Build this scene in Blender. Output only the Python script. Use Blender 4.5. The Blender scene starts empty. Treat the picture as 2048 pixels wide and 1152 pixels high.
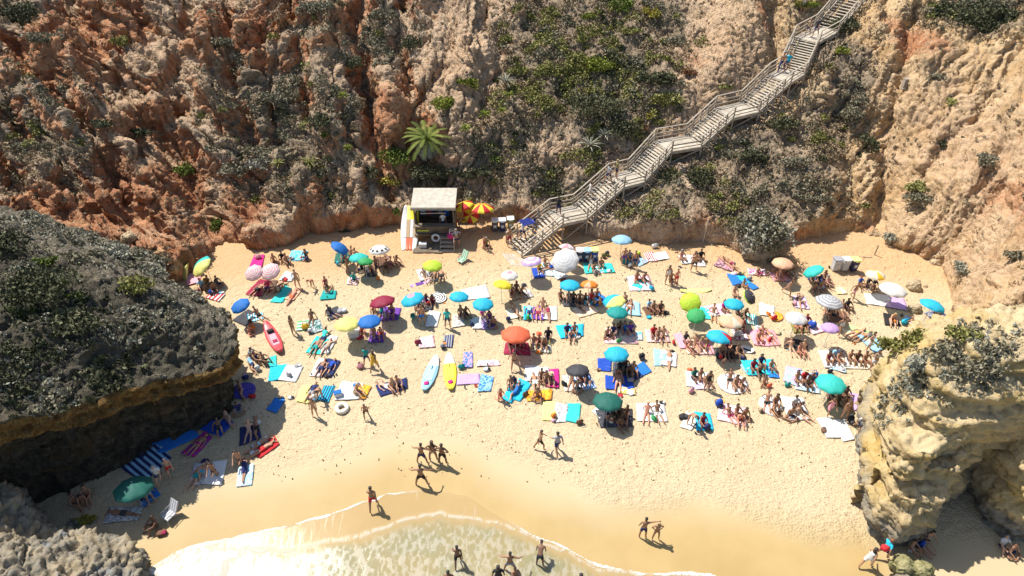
import bpy, bmesh, math, random
import numpy as np
from mathutils import Vector, Matrix
from mathutils.bvhtree import BVHTree
R = math.radians
random.seed(7); rng = np.random.RandomState(11)
scene = bpy.context.scene
col = scene.collection

# ---------------------------------------------------------------- camera, sky, sun
CAM_H, PITCH, FPX = 31.0, 40.0, 1365.0
cd = bpy.data.cameras.new("camera"); cam = bpy.data.objects.new("camera", cd); col.objects.link(cam)
cam.location = (0, 0, CAM_H); cam.rotation_euler = (R(90 - PITCH), 0, 0)
cd.sensor_width = 36.0; cd.lens = 36.0 * FPX / 2048.0
cd.clip_start = 0.5; cd.clip_end = 3000
scene.camera = cam
SUN_EL, SUN_AZ = 58.0, 141.0            # azimuth measured from +X, counter-clockwise: back left
sd = Vector((math.cos(R(SUN_EL)) * math.cos(R(SUN_AZ)), math.cos(R(SUN_EL)) * math.sin(R(SUN_AZ)), math.sin(R(SUN_EL))))
w = bpy.data.worlds.new("World"); scene.world = w; w.use_nodes = True
nt = w.node_tree; bg = nt.nodes["Background"]
sky = nt.nodes.new("ShaderNodeTexSky"); sky.sky_type = 'NISHITA'; sky.sun_disc = False
sky.sun_elevation = R(SUN_EL); sky.sun_rotation = math.atan2(sd.x, sd.y)
sky.air_density = 1.0; sky.dust_density = 1.0
nt.links.new(sky.outputs[0], bg.inputs[0]); bg.inputs[1].default_value = 0.10
ld = bpy.data.lights.new("sun", 'SUN'); ld.energy = 5.0; ld.angle = R(0.53); ld.color = (1.0, 0.95, 0.87)
lo = bpy.data.objects.new("sun", ld); col.objects.link(lo)
lo.rotation_euler = sd.to_track_quat('Z', 'Y').to_euler()
scene.view_settings.view_transform = 'Standard'; scene.view_settings.look = 'None'
scene.view_settings.exposure = 0.42; scene.view_settings.gamma = 1.0
scene.view_settings.use_curve_mapping = False
scene.render.engine = 'CYCLES'
scene.cycles.max_bounces = 5; scene.cycles.diffuse_bounces = 2; scene.cycles.transparent_max_bounces = 6

CP, SP = math.cos(R(PITCH)), math.sin(R(PITCH))
def ray(px, py):
    xc = (px - 1024) / FPX; yc = (576 - py) / FPX
    return Vector((xc, CP + yc * SP, -SP + yc * CP))
def W(px, py, z=0.0):                    # a point of the place seen at a photo position and known height
    d = ray(px, py); t = (z - CAM_H) / d.z
    return Vector((d.x * t, d.y * t, z))

# ---------------------------------------------------------------- noise
def _h(ix, iy, iz, s):
    n = (ix * 374761393 + iy * 668265263 + iz * 2147483647 + s * 974634777) & 0xffffffff
    n = ((n ^ (n >> 13)) * 1274126177) & 0xffffffff
    n = n ^ (n >> 16)
    return (n & 0xffff) / 65535.0
def vnoise(x, y, z, s=0):
    x = np.asarray(x, float); y = np.asarray(y, float) + 0 * x; z = np.asarray(z, float) + 0 * x
    x0 = np.floor(x).astype(np.int64); y0 = np.floor(y).astype(np.int64); z0 = np.floor(z).astype(np.int64)
    fx = x - x0; fy = y - y0; fz = z - z0
    fx = fx * fx * (3 - 2 * fx); fy = fy * fy * (3 - 2 * fy); fz = fz * fz * (3 - 2 * fz)
    r = 0
    for a in (0, 1):
        for b in (0, 1):
            for c in (0, 1):
                wgt = (fx if a else 1 - fx) * (fy if b else 1 - fy) * (fz if c else 1 - fz)
                r = r + wgt * _h(x0 + a, y0 + b, z0 + c, s)
    return r * 2 - 1
def fbm(x, y, z, o=4, s=0, g=0.5):
    r = 0; a = 1.0; t = 0
    for i in range(o):
        r = r + a * vnoise(x * 2 ** i, y * 2 ** i, z * 2 ** i, s + i * 17); t += a; a *= g
    return r / t
def ridged(x, y, z, o=3, s=0):
    r = 0; a = 1.0; t = 0
    for i in range(o):
        r = r + a * (1 - 2 * np.abs(vnoise(x * 2 ** i, y * 2 ** i, z * 2 ** i, s + i * 31))); t += a; a *= .5
    return r / t
def sstep(a, b, x):
    t = np.clip((x - a) / (b - a), 0, 1); return t * t * (3 - 2 * t)

# ---------------------------------------------------------------- materials
MATS = {}
def mat(name, colr, rough=0.7, **k):
    key = name
    if key in MATS: return MATS[key]
    m = bpy.data.materials.new(name); m.use_nodes = True; MATS[key] = m
    nt = m.node_tree; b = nt.nodes["Principled BSDF"]
    b.inputs["Roughness"].default_value = rough
    b.inputs["Base Color"].default_value = (*colr, 1)
    if k.get('metal'): b.inputs["Metallic"].default_value = k['metal']
    v = k.get('var', 0.12)
    if v:
        tc = nt.nodes.new("ShaderNodeTexCoord"); nz = nt.nodes.new("ShaderNodeTexNoise")
        nz.inputs["Scale"].default_value = k.get('scale', 6.0); nz.inputs["Detail"].default_value = 4
        nt.links.new(tc.outputs["Object"], nz.inputs["Vector"])
        mx = nt.nodes.new("ShaderNodeMix"); mx.data_type = 'RGBA'
        mx.inputs[6].default_value = (*[max(0, c * (1 - v)) for c in colr], 1)
        mx.inputs[7].default_value = (*[min(1, c * (1 + v)) for c in colr], 1)
        nt.links.new(nz.outputs["Fac"], mx.inputs[0]); nt.links.new(mx.outputs[2], b.inputs["Base Color"])
        if k.get('bump'):
            bp = nt.nodes.new("ShaderNodeBump"); bp.inputs["Strength"].default_value = k['bump']
            bp.inputs["Distance"].default_value = 0.02
            nt.links.new(nz.outputs["Fac"], bp.inputs["Height"]); nt.links.new(bp.outputs[0], b.inputs["Normal"])
    return m
class NB:                                # little node builder
    def __init__(s, name):
        s.m = bpy.data.materials.new(name); s.m.use_nodes = True; s.t = s.m.node_tree
        s.b = s.t.nodes["Principled BSDF"]; s.out = s.t.nodes["Material Output"]
    def n(s, typ, **k):
        x = s.t.nodes.new(typ)
        for a, v in k.items(): setattr(x, a, v)
        return x
    def l(s, a, b): s.t.links.new(a, b)
    def val(s, sock, v):
        if hasattr(v, 'is_linked') or hasattr(v, 'links'): s.l(v, sock)
        else: sock.default_value = v
    def coord(s, kind="Object", scale=None):
        tc = s.n("ShaderNodeTexCoord")
        if scale is None: return tc.outputs[kind]
        mp = s.n("ShaderNodeMapping"); s.l(tc.outputs[kind], mp.inputs[0]); mp.inputs["Scale"].default_value = scale
        return mp.outputs[0]
    def noise(s, vec, scale, detail=4, rough=.55, dist=0):
        x = s.n("ShaderNodeTexNoise"); s.l(vec, x.inputs["Vector"])
        x.inputs["Scale"].default_value = scale; x.inputs["Detail"].default_value = detail
        x.inputs["Roughness"].default_value = rough; x.inputs["Distortion"].default_value = dist
        return x.outputs["Fac"]
    def vor(s, vec, scale, feature='F1', out="Distance"):
        x = s.n("ShaderNodeTexVoronoi"); x.feature = feature; s.l(vec, x.inputs["Vector"])
        x.inputs["Scale"].default_value = scale; return x.outputs[out]
    def math(s, op, a, b=None, c=None):
        x = s.n("ShaderNodeMath"); x.operation = op; s.val(x.inputs[0], a)
        if b is not None: s.val(x.inputs[1], b)
        if c is not None: s.val(x.inputs[2], c)
        return x.outputs[0]
    def rng(s, v, a, b, c=0, d=1):
        x = s.n("ShaderNodeMapRange"); x.interpolation_type = 'SMOOTHSTEP'; s.l(v, x.inputs[0])
        for i, q in zip((1, 2, 3, 4), (a, b, c, d)): x.inputs[i].default_value = q
        return x.outputs[0]
    def mix(s, f, a, b):
        x = s.n("ShaderNodeMix"); x.data_type = 'RGBA'
        s.val(x.inputs[0], f)
        for i, q in ((6, a), (7, b)):
            if isinstance(q, tuple): x.inputs[i].default_value = (*q, 1)
            else: s.l(q, x.inputs[i])
        return x.outputs[2]
    def attr(s, name):
        x = s.n("ShaderNodeAttribute"); x.attribute_name = name; return x.outputs["Fac"]
    def bump(s, h, strength=.5, dist=.1, prev=None):
        x = s.n("ShaderNodeBump"); s.l(h, x.inputs["Height"]); x.inputs["Strength"].default_value = strength
        x.inputs["Distance"].default_value = dist
        if prev is not None: s.l(prev, x.inputs["Normal"])
        return x.outputs[0]

# ---------------------------------------------------------------- object helpers
def tag(o, label=None, cat=None, group=None, kind=None):
    if label: o["label"] = label
    if cat: o["category"] = cat
    if group: o["group"] = group
    if kind: o["kind"] = kind
    return o
def empty(name, loc, rz=0, label=None, cat=None, group=None):
    o = bpy.data.objects.new(name, None); col.objects.link(o); o.location = loc; o.rotation_euler = (0, 0, rz)
    o.empty_display_size = .2
    return tag(o, label, cat, group)
def link(name, me, parent=None, m=None):
    o = bpy.data.objects.new(name, me); col.objects.link(o)
    if parent: o.parent = parent
    if m is not None:
        if len(me.materials) == 0: me.materials.append(m)
    return o
def omat(o, m, i=0):
    if len(o.data.materials) <= i: o.data.materials.append(None)
    o.material_slots[i].link = 'OBJECT'; o.material_slots[i].material = m
class MB:                                # collects shapes and makes ONE mesh
    def __init__(s): s.bm = bmesh.new()
    def box(s, c, d, rot=None, bevel=0):
        r = bmesh.ops.create_cube(s.bm, size=1.0)
        M = Matrix.Translation(c) @ (rot.to_4x4() if rot else Matrix.Identity(4)) @ Matrix.Diagonal((*d, 1))
        bmesh.ops.transform(s.bm, matrix=M, verts=r['verts']); return s
    def bar(s, a, b, r, seg=6, r2=None):
        a = Vector(a); b = Vector(b); d = b - a
        if d.length < 1e-5: return s
        q = bmesh.ops.create_cone(s.bm, cap_ends=True, segments=seg, radius1=r, radius2=r if r2 is None else r2, depth=d.length)
        M = Matrix.Translation((a + b) / 2) @ d.to_track_quat('Z', 'Y').to_matrix().to_4x4()
        bmesh.ops.transform(s.bm, matrix=M, verts=q['verts']); return s
    def plank(s, a, b, wdt, th, up=Vector((0, 0, 1))):
        a = Vector(a); b = Vector(b); d = b - a; L = d.length; d.normalize()
        sx = d.cross(up).normalized(); u = sx.cross(d).normalized()
        M = Matrix((sx, d, u)).transposed()
        return s.box((a + b) / 2, (wdt, L, th), M)
    def ball(s, c, d, sub=2, jit=0, seed=0):
        q = bmesh.ops.create_icosphere(s.bm, subdivisions=sub, radius=.5)
        rr = random.Random(seed)
        for v in q['verts']:
            k = 1 + (rr.random() - .5) * jit
            v.co = Vector((v.co.x * d[0] * k + c[0], v.co.y * d[1] * k + c[1], v.co.z * d[2] * k + c[2]))
        return s
    def tube(s, pts, r, seg=6):
        for a, b in zip(pts[:-1], pts[1:]): s.bar(a, b, r, seg)
        return s
    def mesh(s, name, smooth=False):
        me = bpy.data.meshes.new(name); s.bm.to_mesh(me); s.bm.free()
        if smooth: me.polygons.foreach_set('use_smooth', [True] * len(me.polygons))
        return me
    def build(s, name, m, parent=None, smooth=False):
        return link(name, s.mesh(name, smooth), parent, m)
def npmesh(name, V, F, attrs=None, smooth=True):
    V = np.asarray(V, np.float32); F = np.asarray(F, np.int32)
    me = bpy.data.meshes.new(name); k = F.shape[1]
    me.vertices.add(len(V)); me.vertices.foreach_set('co', V.ravel())
    me.loops.add(F.size); me.loops.foreach_set('vertex_index', F.ravel())
    me.polygons.add(len(F)); me.polygons.foreach_set('loop_start', np.arange(0, F.size, k, dtype=np.int32))
    me.polygons.foreach_set('use_smooth', np.full(len(F), smooth))
    me.update(calc_edges=True)
    for n, a in (attrs or {}).items():
        at = me.attributes.new(n, 'FLOAT', 'POINT'); at.data.foreach_set('value', np.asarray(a, np.float32))
    return me
def grid_faces(nx, ny):
    i = np.arange(nx - 1)[:, None] * ny + np.arange(ny - 1)[None, :]
    i = i.ravel(); return np.stack([i, i + ny, i + ny + 1, i + 1], 1)
# ---------------------------------------------------------------- land shapes
def tps(pts, lam=0.3):                   # smooth surface through known heights
    P = np.array([[p[0], p[1]] for p in pts]); z = np.array([p[2] for p in pts]); n = len(P)
    def U(r2): return np.where(r2 > 1e-9, r2 * np.log(r2 + 1e-9), 0)
    D = ((P[:, None] - P[None]) ** 2).sum(-1)
    A = np.zeros((n + 3, n + 3)); A[:n, :n] = U(D) + lam * np.eye(n) * 5
    A[:n, n] = 1; A[:n, n + 1:] = P; A[n, :n] = 1; A[n + 1:, :n] = P.T
    s = np.linalg.solve(A, np.concatenate([z, [0, 0, 0]]))
    def f(X, Y):
        sh = np.shape(X); x = np.ravel(X); y = np.ravel(Y); r = s[n] + s[n + 1] * x + s[n + 2] * y
        for i in range(n): r = r + s[i] * U((x - P[i, 0]) ** 2 + (y - P[i, 1]) ** 2)
        return r.reshape(sh)
    return f
def poly_sd(X, Y, poly):                 # signed distance, positive inside
    P = np.array(poly); Q = np.roll(P, -1, 0)
    d = np.full(X.shape, 1e9); inside = np.zeros(X.shape, bool)
    for (ax, ay), (bx, by) in zip(P, Q):
        ex, ey = bx - ax, by - ay; t = np.clip(((X - ax) * ex + (Y - ay) * ey) / (ex * ex + ey * ey + 1e-12), 0, 1)
        d = np.minimum(d, (X - ax - t * ex) ** 2 + (Y - ay - t * ey) ** 2)
        c = ((ay > Y) != (by > Y)) & (X < (bx - ax) * (Y - ay) / (by - ay + 1e-12) + ax)
        inside ^= c
    d = np.sqrt(d); return np.where(inside, d, -d)
def line_d(X, Y, pts):
    d = np.full(X.shape, 1e9); tt = np.zeros(X.shape); n = len(pts) - 1
    for i in range(n):
        ax, ay = pts[i][:2]; bx, by = pts[i + 1][:2]
        ex, ey = bx - ax, by - ay; t = np.clip(((X - ax) * ex + (Y - ay) * ey) / (ex * ex + ey * ey + 1e-12), 0, 1)
        q = np.sqrt((X - ax - t * ex) ** 2 + (Y - ay - t * ey) ** 2)
        m = q < d; d = np.where(m, q, d); tt = np.where(m, i + t, tt)
    return d, tt
def bilin(H, x0, y0, st, X, Y):
    fx = np.clip((X - x0) / st, 0, H.shape[0] - 1.001); fy = np.clip((Y - y0) / st, 0, H.shape[1] - 1.001)
    i = fx.astype(int); j = fy.astype(int); fx = fx - i; fy = fy - j
    return H[i, j] * (1 - fx) * (1 - fy) + H[i + 1, j] * fx * (1 - fy) + H[i, j + 1] * (1 - fx) * fy + H[i + 1, j + 1] * fx * fy
def march(H, x0, y0, st, px, py, tmax=110):
    d = ray(px, py); t = np.arange(15, tmax, .1)
    X = d.x * t; Y = d.y * t; Z = CAM_H + d.z * t
    k = np.nonzero(Z < bilin(H, x0, y0, st, X, Y))[0]
    i = k[0] if len(k) else len(t) - 1
    return Vector((X[i], Y[i], Z[i]))

def solid(name, H, x0, y0, st, voxel):   # a closed body under a height field, evenly remeshed
    nx, ny = H.shape
    X, Y = np.meshgrid(x0 + st * np.arange(nx), y0 + st * np.arange(ny), indexing='ij')
    top = np.stack([X, Y, H], -1).reshape(-1, 3); bot = np.stack([X, Y, np.full_like(H, -2.2)], -1).reshape(-1, 3)
    F = grid_faces(nx, ny); N = nx * ny; Fb = F[:, ::-1] + N
    rim = np.concatenate([np.arange(nx) * ny, (nx - 1) * ny + np.arange(1, ny), (nx - 2 - np.arange(nx - 1)) * ny + ny - 1, np.arange(ny - 2, 0, -1)])
    r2 = np.roll(rim, -1); Fs = np.stack([rim, rim + N, r2 + N, r2], 1)
    me = npmesh(name, np.concatenate([top, bot]), np.concatenate([F, Fb, Fs]))
    o = bpy.data.objects.new(name, me); col.objects.link(o)
    md = o.modifiers.new("r", 'REMESH'); md.mode = 'VOXEL'; md.voxel_size = voxel; md.use_smooth_shade = True
    dg = bpy.context.evaluated_depsgraph_get(); dg.update()
    me2 = bpy.data.meshes.new_from_object(o.evaluated_get(dg))
    bpy.data.objects.remove(o); bpy.data.meshes.remove(me)
    V = np.empty(len(me2.vertices) * 3, np.float32); me2.vertices.foreach_get('co', V); V = V.reshape(-1, 3).astype(float)
    L = np.empty(len(me2.loops), np.int32); me2.loops.foreach_get('vertex_index', L); F = L.reshape(-1, 4)
    bpy.data.meshes.remove(me2)
    keep = (V[F][:, :, 2].max(1) > -.75) & (V[F][:, :, 2].min(1) > -1.6)
    xm, xM, ym, yM = x0 + .3, x0 + st * (nx - 1) - .3, y0 + .3, y0 + st * (ny - 1) - .3
    c = V[F].mean(1); keep &= (c[:, 0] > xm) & (c[:, 0] < xM) & (c[:, 1] > ym) & (c[:, 1] < yM)
    F = F[keep]; u, inv = np.unique(F.ravel(), return_inverse=True)
    return V[u], inv.reshape(-1, 4)
def normals(V, F):
    a = V[F[:, 2]] - V[F[:, 0]]; b = V[F[:, 3]] - V[F[:, 1]]; n = np.cross(a, b)
    N = np.zeros_like(V)
    for i in range(4): 
        for k in range(3): N[:, k] += np.bincount(F[:, i], n[:, k], len(V))
    return N / (np.linalg.norm(N, axis=1, keepdims=True) + 1e-9)
def smooth_n(V, F, it=3):
    for _ in range(it):
        S = np.zeros_like(V); C = np.zeros(len(V))
        for a, b in ((0, 1), (1, 2), (2, 3), (3, 0)):
            for k in range(3):
                S[:, k] += np.bincount(F[:, a], V[F[:, b], k], len(V)) + np.bincount(F[:, b], V[F[:, a], k], len(V))
            C += np.bincount(F[:, a], minlength=len(V)) + np.bincount(F[:, b], minlength=len(V))
        V = V * .5 + .5 * S / C[:, None]
    return V

def worley(x, y, z, s=0):               # distances to the nearest and second nearest cell point, and the cell's own number
    xi, yi, zi = [np.floor(q).astype(np.int64) for q in (x, y, z)]; F1 = np.full(len(x), 9.); F2 = F1.copy(); ID = np.zeros(len(x))
    for a in (-1, 0, 1):
        for b in (-1, 0, 1):
            for c in (-1, 0, 1):
                cx, cy, cz_ = xi + a, yi + b, zi + c
                d = np.sqrt((cx + _h(cx, cy, cz_, s) - x) ** 2 + (cy + _h(cx, cy, cz_, s + 1) - y) ** 2 + (cz_ + _h(cx, cy, cz_, s + 2) - z) ** 2)
                n = d < F1; F2 = np.where(n, F1, np.minimum(F2, d)); ID = np.where(n, _h(cx, cy, cz_, s + 3), ID); F1 = np.where(n, d, F1)
    return F1, F2, ID
def blocks(x, y, z, s=0):               # broken-rock relief: cells set at their own depth with cracks between them
    F1, F2, ID = worley(x + .25 * fbm(x * 2, y * 2, z * 2, 2, s), y, z, s)
    return (ID - .5) * sstep(0, .12, F2 - F1) - .45 * sstep(.10, 0, F2 - F1)
# ---- the back cliff
base_px = [(330, 585), (372, 560), (395, 535), (432, 500), (455, 490), (520, 499), (575, 492), (618, 474), (700, 462), (790, 447), (870, 440), (960, 440), (1040, 446),
           (1130, 460), (1230, 482), (1330, 492), (1395, 484), (1450, 490), (1500, 520), (1550, 508), (1570, 492), (1620, 478), (1700, 466),
           (1755, 478), (1800, 500), (1850, 520), (1885, 530), (1893, 565), (1903, 620), (1925, 690)]
land = [tuple(W(x, y)[:2]) for x, y in base_px]
land = [(-90, 30), (-40, 33), (-30, 36)] + land + [(33, 28), (35, 22), (40, 16), (90, 12), (90, 120), (-90, 120)]
XC0, YC0, SC = -56.0, 14.0, 0.2
NX, NY = 600, 310
X, Y = np.meshgrid(XC0 + SC * np.arange(NX), YC0 + SC * np.arange(NY), indexing='ij')
cp = []
for x in (-150, 0, 150, 300, 450, 600, 750, 900, 1050, 1200, 1350, 1500, 1640):
    for y, z in ((400, 2.7), (300, 4.8), (150, 8.3), (0, 11.8), (-150, 15.2)):
        if x < 300 and y == 400: z = 3.8
        if x < 300 and y == 300: z = 5.8
        if x < 300 and y == 150: z = 8.9
        if 1000 < x < 1400: z *= .96
        cp.append(tuple(W(x, y, z)))
for x, y, z in ((370, 500, 2.9), (430, 470, 1.3), (520, 475, 1.3), (620, 455, 1.0), (700, 440, 1.0), (800, 425, .7), (900, 420, .6), (1000, 425, .6), (1100, 440, .5),
                (1230, 462, .9), (1330, 455, 2.0), (1420, 455, 1.5), (1600, 462, .9), (1700, 455, .6), (1760, 465, .5), (100, 440, 4.8), (0, 440, 5.5), (200, 460, 3.6), (290, 490, 2.8),
                (1780, 400, 2.2), (1800, 300, 4.6), (1790, 200, 7.2), (1810, 100, 9.6), (1760, 300, 3.8), (1870, 90, 10.4), (1900, 62, 10.8), (2040, 92, 10.6), (2040, 10, 11.8), (1900, -60, 13.5),
                (2040, 300, 7.4), (1900, 300, 5.4), (1850, 450, 2.0), (1950, 450, 3.6), (2040, 470, 5.0), (1890, 508, .9), (1960, 530, 3.0), (2040, 560, 5.0), (2040, 640, 5.2), (2020, 700, 4.4), (1960, 600, 2.0), (1925, 640, .9),
                (2120, 750, 4.6), (2200, 600, 6), (2200, 300, 9), (2200, 100, 12), (2300, 900, 5)):
    cp.append(tuple(W(x, y, z)))
cp += [(-56, 75, 20), (-20, 75, 20), (20, 75, 19.5), (56, 75, 19), (-50, 36, 6), (60, 30, 9), (60, 50, 14)]
H0 = tps(cp, 1.0)(X, Y)
H0 = np.clip(H0, .4, 22)
def onH(px, py): return march(H0, XC0, YC0, SC, px, py)
gul = [([(436, 480), (415, 430), (385, 370), (330, 290), (260, 190), (190, 90), (150, 0), (130, -60)], .95, 1.5),
       ([(400, 400), (378, 330), (350, 260), (352, 150), (372, 60), (380, -40)], .7, 1.2),
       ([(775, 380), (752, 290), (738, 200), (722, 120), (700, 60), (690, -30)], .8, 2.0),
       ([(850, 330), (832, 220), (805, 100), (790, -20)], .9, 1.1),
       ([(480, 440), (505, 390), (520, 350)], .8, 1.2),
       ([(1760, 470), (1768, 400), (1782, 310), (1795, 210), (1812, 120), (1830, 20)], .7, 1.3),
       ([(1575, 150), (1560, 80), (1545, 0)], .8, 1.3),
       ([(1700, 380), (1690, 260), (1680, 150)], .7, .6),
       ([(1000, 60), (990, 150), (960, 210)], .7, .8), ([(960, 60), (972, 10), (970, -30)], .5, 1.0),
       ([(300, 470), (255, 400), (225, 340)], .9, 1.1), ([(230, 480), (190, 440), (160, 400)], .7, .8),
       ([(500, 270), (470, 170), (455, 60), (450, -20)], .6, 1.0), ([(620, 230), (600, 120), (590, 0)], .6, 1.0), ([(560, 300), (540, 200), (520, 60)], .5, .8),
       ([(300, 130), (280, 60), (270, -20)], .6, 1.0), ([(60, 400), (40, 300), (20, 200)], .8, .9), ([(1990, 760), (2000, 690), (2010, 640)], .6, 2.2),
       ([(2048, 330), (1980, 400), (1930, 470)], .5, .6), ([(1990, 180), (1940, 250), (1880, 300), (1850, 350)], .4, .45),
       ([(650, 420), (640, 380)], .6, .5), ([(1250, 430), (1290, 300), (1310, 200)], 1.0, .5)]
for pts, wd, dep in gul:
    L = [onH(*p) for p in pts]; d, t = line_d(X, Y, L)
    wob = 1 + .35 * fbm(X * .7, Y * .7, 0 * X, 3, 5)
    H0 = H0 - dep * wob * np.exp(-(d / wd) ** 2) * 1.25
spur = [([(620, 450), (635, 330), (655, 200), (665, 90), (670, 0)], 2.0, 1.1), ([(330, 480), (290, 390), (200, 250), (120, 120)], 1.3, 1.2), ([(430, 250), (420, 120), (430, 0)], 1.0, 1.0),
        ([(540, 470), (480, 330), (440, 250)], 1.2, .7), ([(1450, 150), (1470, 60), (1490, -30)], 2.2, 1.5), ([(930, 250), (930, 120), (930, 0)], 1.3, .9),
        ([(800, 300), (770, 150), (750, 0)], .8, .8), ([(1830, 480), (1860, 330), (1840, 120)], 1.6, .6), ([(1640, 440), (1620, 330)], 2.2, .5)]
for pts, wd, dep in spur:
    L = [onH(*p) for p in pts]; d, t = line_d(X, Y, L)
    H0 = H0 + dep * np.exp(-(d / wd) ** 2)
# downslope flutes, strongest on the left
warp = fbm(X * .25, Y * .25, 0 * X, 3, 9) * 2.5
left = sstep(-2, -12, X) * .8 + .25
gr = X + warp * .8 + (Y - 44) * (1.05 * sstep(-16, -24, X) - 1.0 * sstep(20, 26, X)) + .15 * Y
flu = ridged(gr * .36, Y * .05, 0 * X, 2, 3); fl2 = ridged(gr * 1.05, Y * .12, 0 * X, 2, 13)
ft = gr * .20 + .9 * fbm(X * .12, Y * .12, 0 * X, 2, 19); fr = ft - np.floor(ft); saw = np.where(fr < .74, fr / .74, (1 - fr) / .26)
saw = saw * (.5 + .8 * np.clip(.5 + fbm(X * .15, Y * .15, 0 * X, 2, 29), 0, 1))
H0 = H0 + ((flu - .2) * .55 + (saw - .5) * 2.0 + (fl2 - .2) * .38) * left * sstep(.3, 4, H0) + fbm(X * .3, Y * .3, 0 * X, 3, 21) * .5
# terraces: short scarps
H0 = H0 + .35 * np.sin((H0 + fbm(X * .2, Y * .2, 0 * X, 2, 4) * 3) * 2.1) * sstep(1.5, 4, H0) * (.35 + .65 * sstep(-5, -10, X))
# stairway line
st_px = [(1028, 500, .1), (1112, 434, 1.9), (1160, 424, 1.9), (1232, 362, 3.8), (1272, 352, 3.8), (1326, 292, 5.7), (1386, 282, 5.7), (1448, 226, 7.6), (1498, 214, 7.6),
         (1558, 158, 9.5), (1583, 143, 9.5), (1612, 80, 11.3), (1652, 58, 11.3), (1712, -12, 13.4), (1745, -50, 14.4)]
STAIR = [W(a, b_, c * .88) for a, b_, c in st_px]
d, t = line_d(X, Y, STAIR); zs = np.interp(t, range(len(STAIR)), [p.z for p in STAIR])
# side of the stair: right side (towards +X, -Y) falls away
wgt = np.exp(-(d / 2.0) ** 2)
H0 = H0 * (1 - wgt) + (zs - 1.15) * wgt
over = (d < 1.3) & (H0 > zs - .5); H0 = np.where(over, zs - .5, H0)
# hut platform behind the beach is kept low
sdl = poly_sd(X, Y, land)
sdl = sdl + fbm(X * .6, Y * .6, 0 * X, 3, 2) * .45
Hc = np.where(sdl > 0, H0 * 1.0, 0)
Hc = -1.2 + (np.maximum(Hc, .35) + 1.2) * sstep(-.12, .28, sdl)
V, F = solid("cliff", Hc, XC0, YC0, SC, 0.13)
V = smooth_n(V, F, 2)
N = normals(smooth_n(V, F, 6), F)
x, y, z = V.T
def blobs(lst, x, y, z, f=None):
    out = np.zeros(len(x))
    for px, py, rx, ry, v in lst:
        c = march(H0, XC0, YC0, SC, px, py); s = FPX / (c.y * CP + (CAM_H - c.z) * SP)
        a = rx / s; b = ry / s * 1.35
        q = ((x - c.x) / a) ** 2 + (((y - c.y) * .75 + (z - c.z) * .95) / b) ** 2
        out = np.maximum(out, v * np.exp(-q * .9)) if v > 0 else out + v * np.exp(-q)
    return np.clip(out, 0, 1)
wx = x + fbm(x * .5, y * .5, z * .5, 3, 40) * 1.3; wy = y + fbm(x * .5, y * .5, z * .5, 3, 50) * 1.0; wz = z + fbm(x * .5, y * .5, z * .5, 3, 60) * 1.0
red = blobs([(200, 90, 100, 100, .9), (110, 60, 60, 60, .8), (240, 420, 110, 70, 1), (330, 390, 60, 80, 1), (380, 490, 90, 60, 1), (430, 60, 40, 80, .6), (500, 60, 40, 60, .9), (470, 230, 40, 50, .6),
             (490, 400, 45, 60, 1), (520, 490, 80, 20, 1), (790, 260, 45, 110, 1), (840, 280, 50, 70, .9), (720, 440, 50, 25, .9), (600, 480, 60, 18, .8), (680, 30, 50, 60, .7),
             (1060, 20, 60, 40, .7), (1390, 120, 40, 40, .8), (1530, 40, 40, 60, .8), (1830, 90, 45, 70, .9), (1790, 60, 40, 60, .8), (2020, 400, 50, 160, .85), (1880, 500, 60, 30, .7),
             (1100, 340, 60, 60, .45), (1080, 420, 60, 30, .5), (1560, 300, 60, 60, .45), (1430, 440, 50, 30, .8), (1600, 470, 60, 18, .8), (1730, 455, 60, 12, .7), (300, 250, 60, 80, .5), (60, 130, 60, 30, .7),
             (560, 60, 30, 60, .5), (640, 300, 60, 60, .25)], wx, wy, wz)
scrub = blobs([(80, 250, 120, 130, .95), (30, 40, 80, 60, 1), (560, 200, 150, 130, .8), (600, 330, 150, 80, .9), (500, 300, 60, 60, .9), (640, 60, 60, 80, .6), (760, 90, 60, 90, .7), (700, 250, 60, 120, .8),
               (1180, 120, 210, 160, 1), (1000, 240, 120, 90, .7), (1350, 60, 80, 90, .9), (960, 330, 90, 60, .8), (860, 360, 90, 60, .9), (1100, 380, 120, 50, .6), (1200, 300, 90, 60, .6),
               (1560, 330, 170, 120, .8), (1700, 150, 70, 130, .9), (1650, 260, 100, 80, .8), (1480, 400, 120, 50, .8), (1340, 400, 70, 50, .9), (1960, 30, 110, 50, 1), (1870, 170, 60, 40, .4),
               (180, 330, 70, 60, .7), (1600, 430, 120, 30, .6), (330, 40, 50, 60, .2), (430, 130, 60, 130, .45), (120, 380, 100, 40, .6)], wx, wy, wz)
bare = blobs([(330, 320, 45, 40, 1), (280, 220, 40, 50, 1), (220, 130, 50, 50, 1), (400, 420, 30, 60, 1), (350, 150, 60, 110, .7), (930, 120, 50, 110, 1), (1460, 100, 90, 90, 1), (1420, 180, 60, 40, .8),
              (1920, 300, 120, 180, .9), (1900, 450, 90, 60, .9), (1980, 560, 60, 60, 1), (790, 260, 60, 90, .9), (240, 420, 90, 60, 1), (380, 480, 80, 60, 1), (560, 460, 100, 30, .7)], wx, wy, wz)
scrub = np.clip(scrub - bare * .8, 0, 1)
steep = sstep(.62, .3, N[:, 2])
scrub = scrub * (1 - .75 * steep); red = np.clip(red + .55 * steep * sstep(14, -6, x) + .26 * sstep(-4, -14, x) * (1 - .7 * scrub), 0, 1)
ochre = sstep(14, 26, x) * (1 - .3 * red)
low = fbm(x * .45, y * .45, z * .45, 4, 70); mid = fbm(x * 1.3, y * 1.3, z * 1.3, 4, 80); fine = fbm(x * 3.7, y * 3.7, z * 3.7, 3, 90); rd = ridged(x * .9, y * .5, z * .5, 4, 33)
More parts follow.
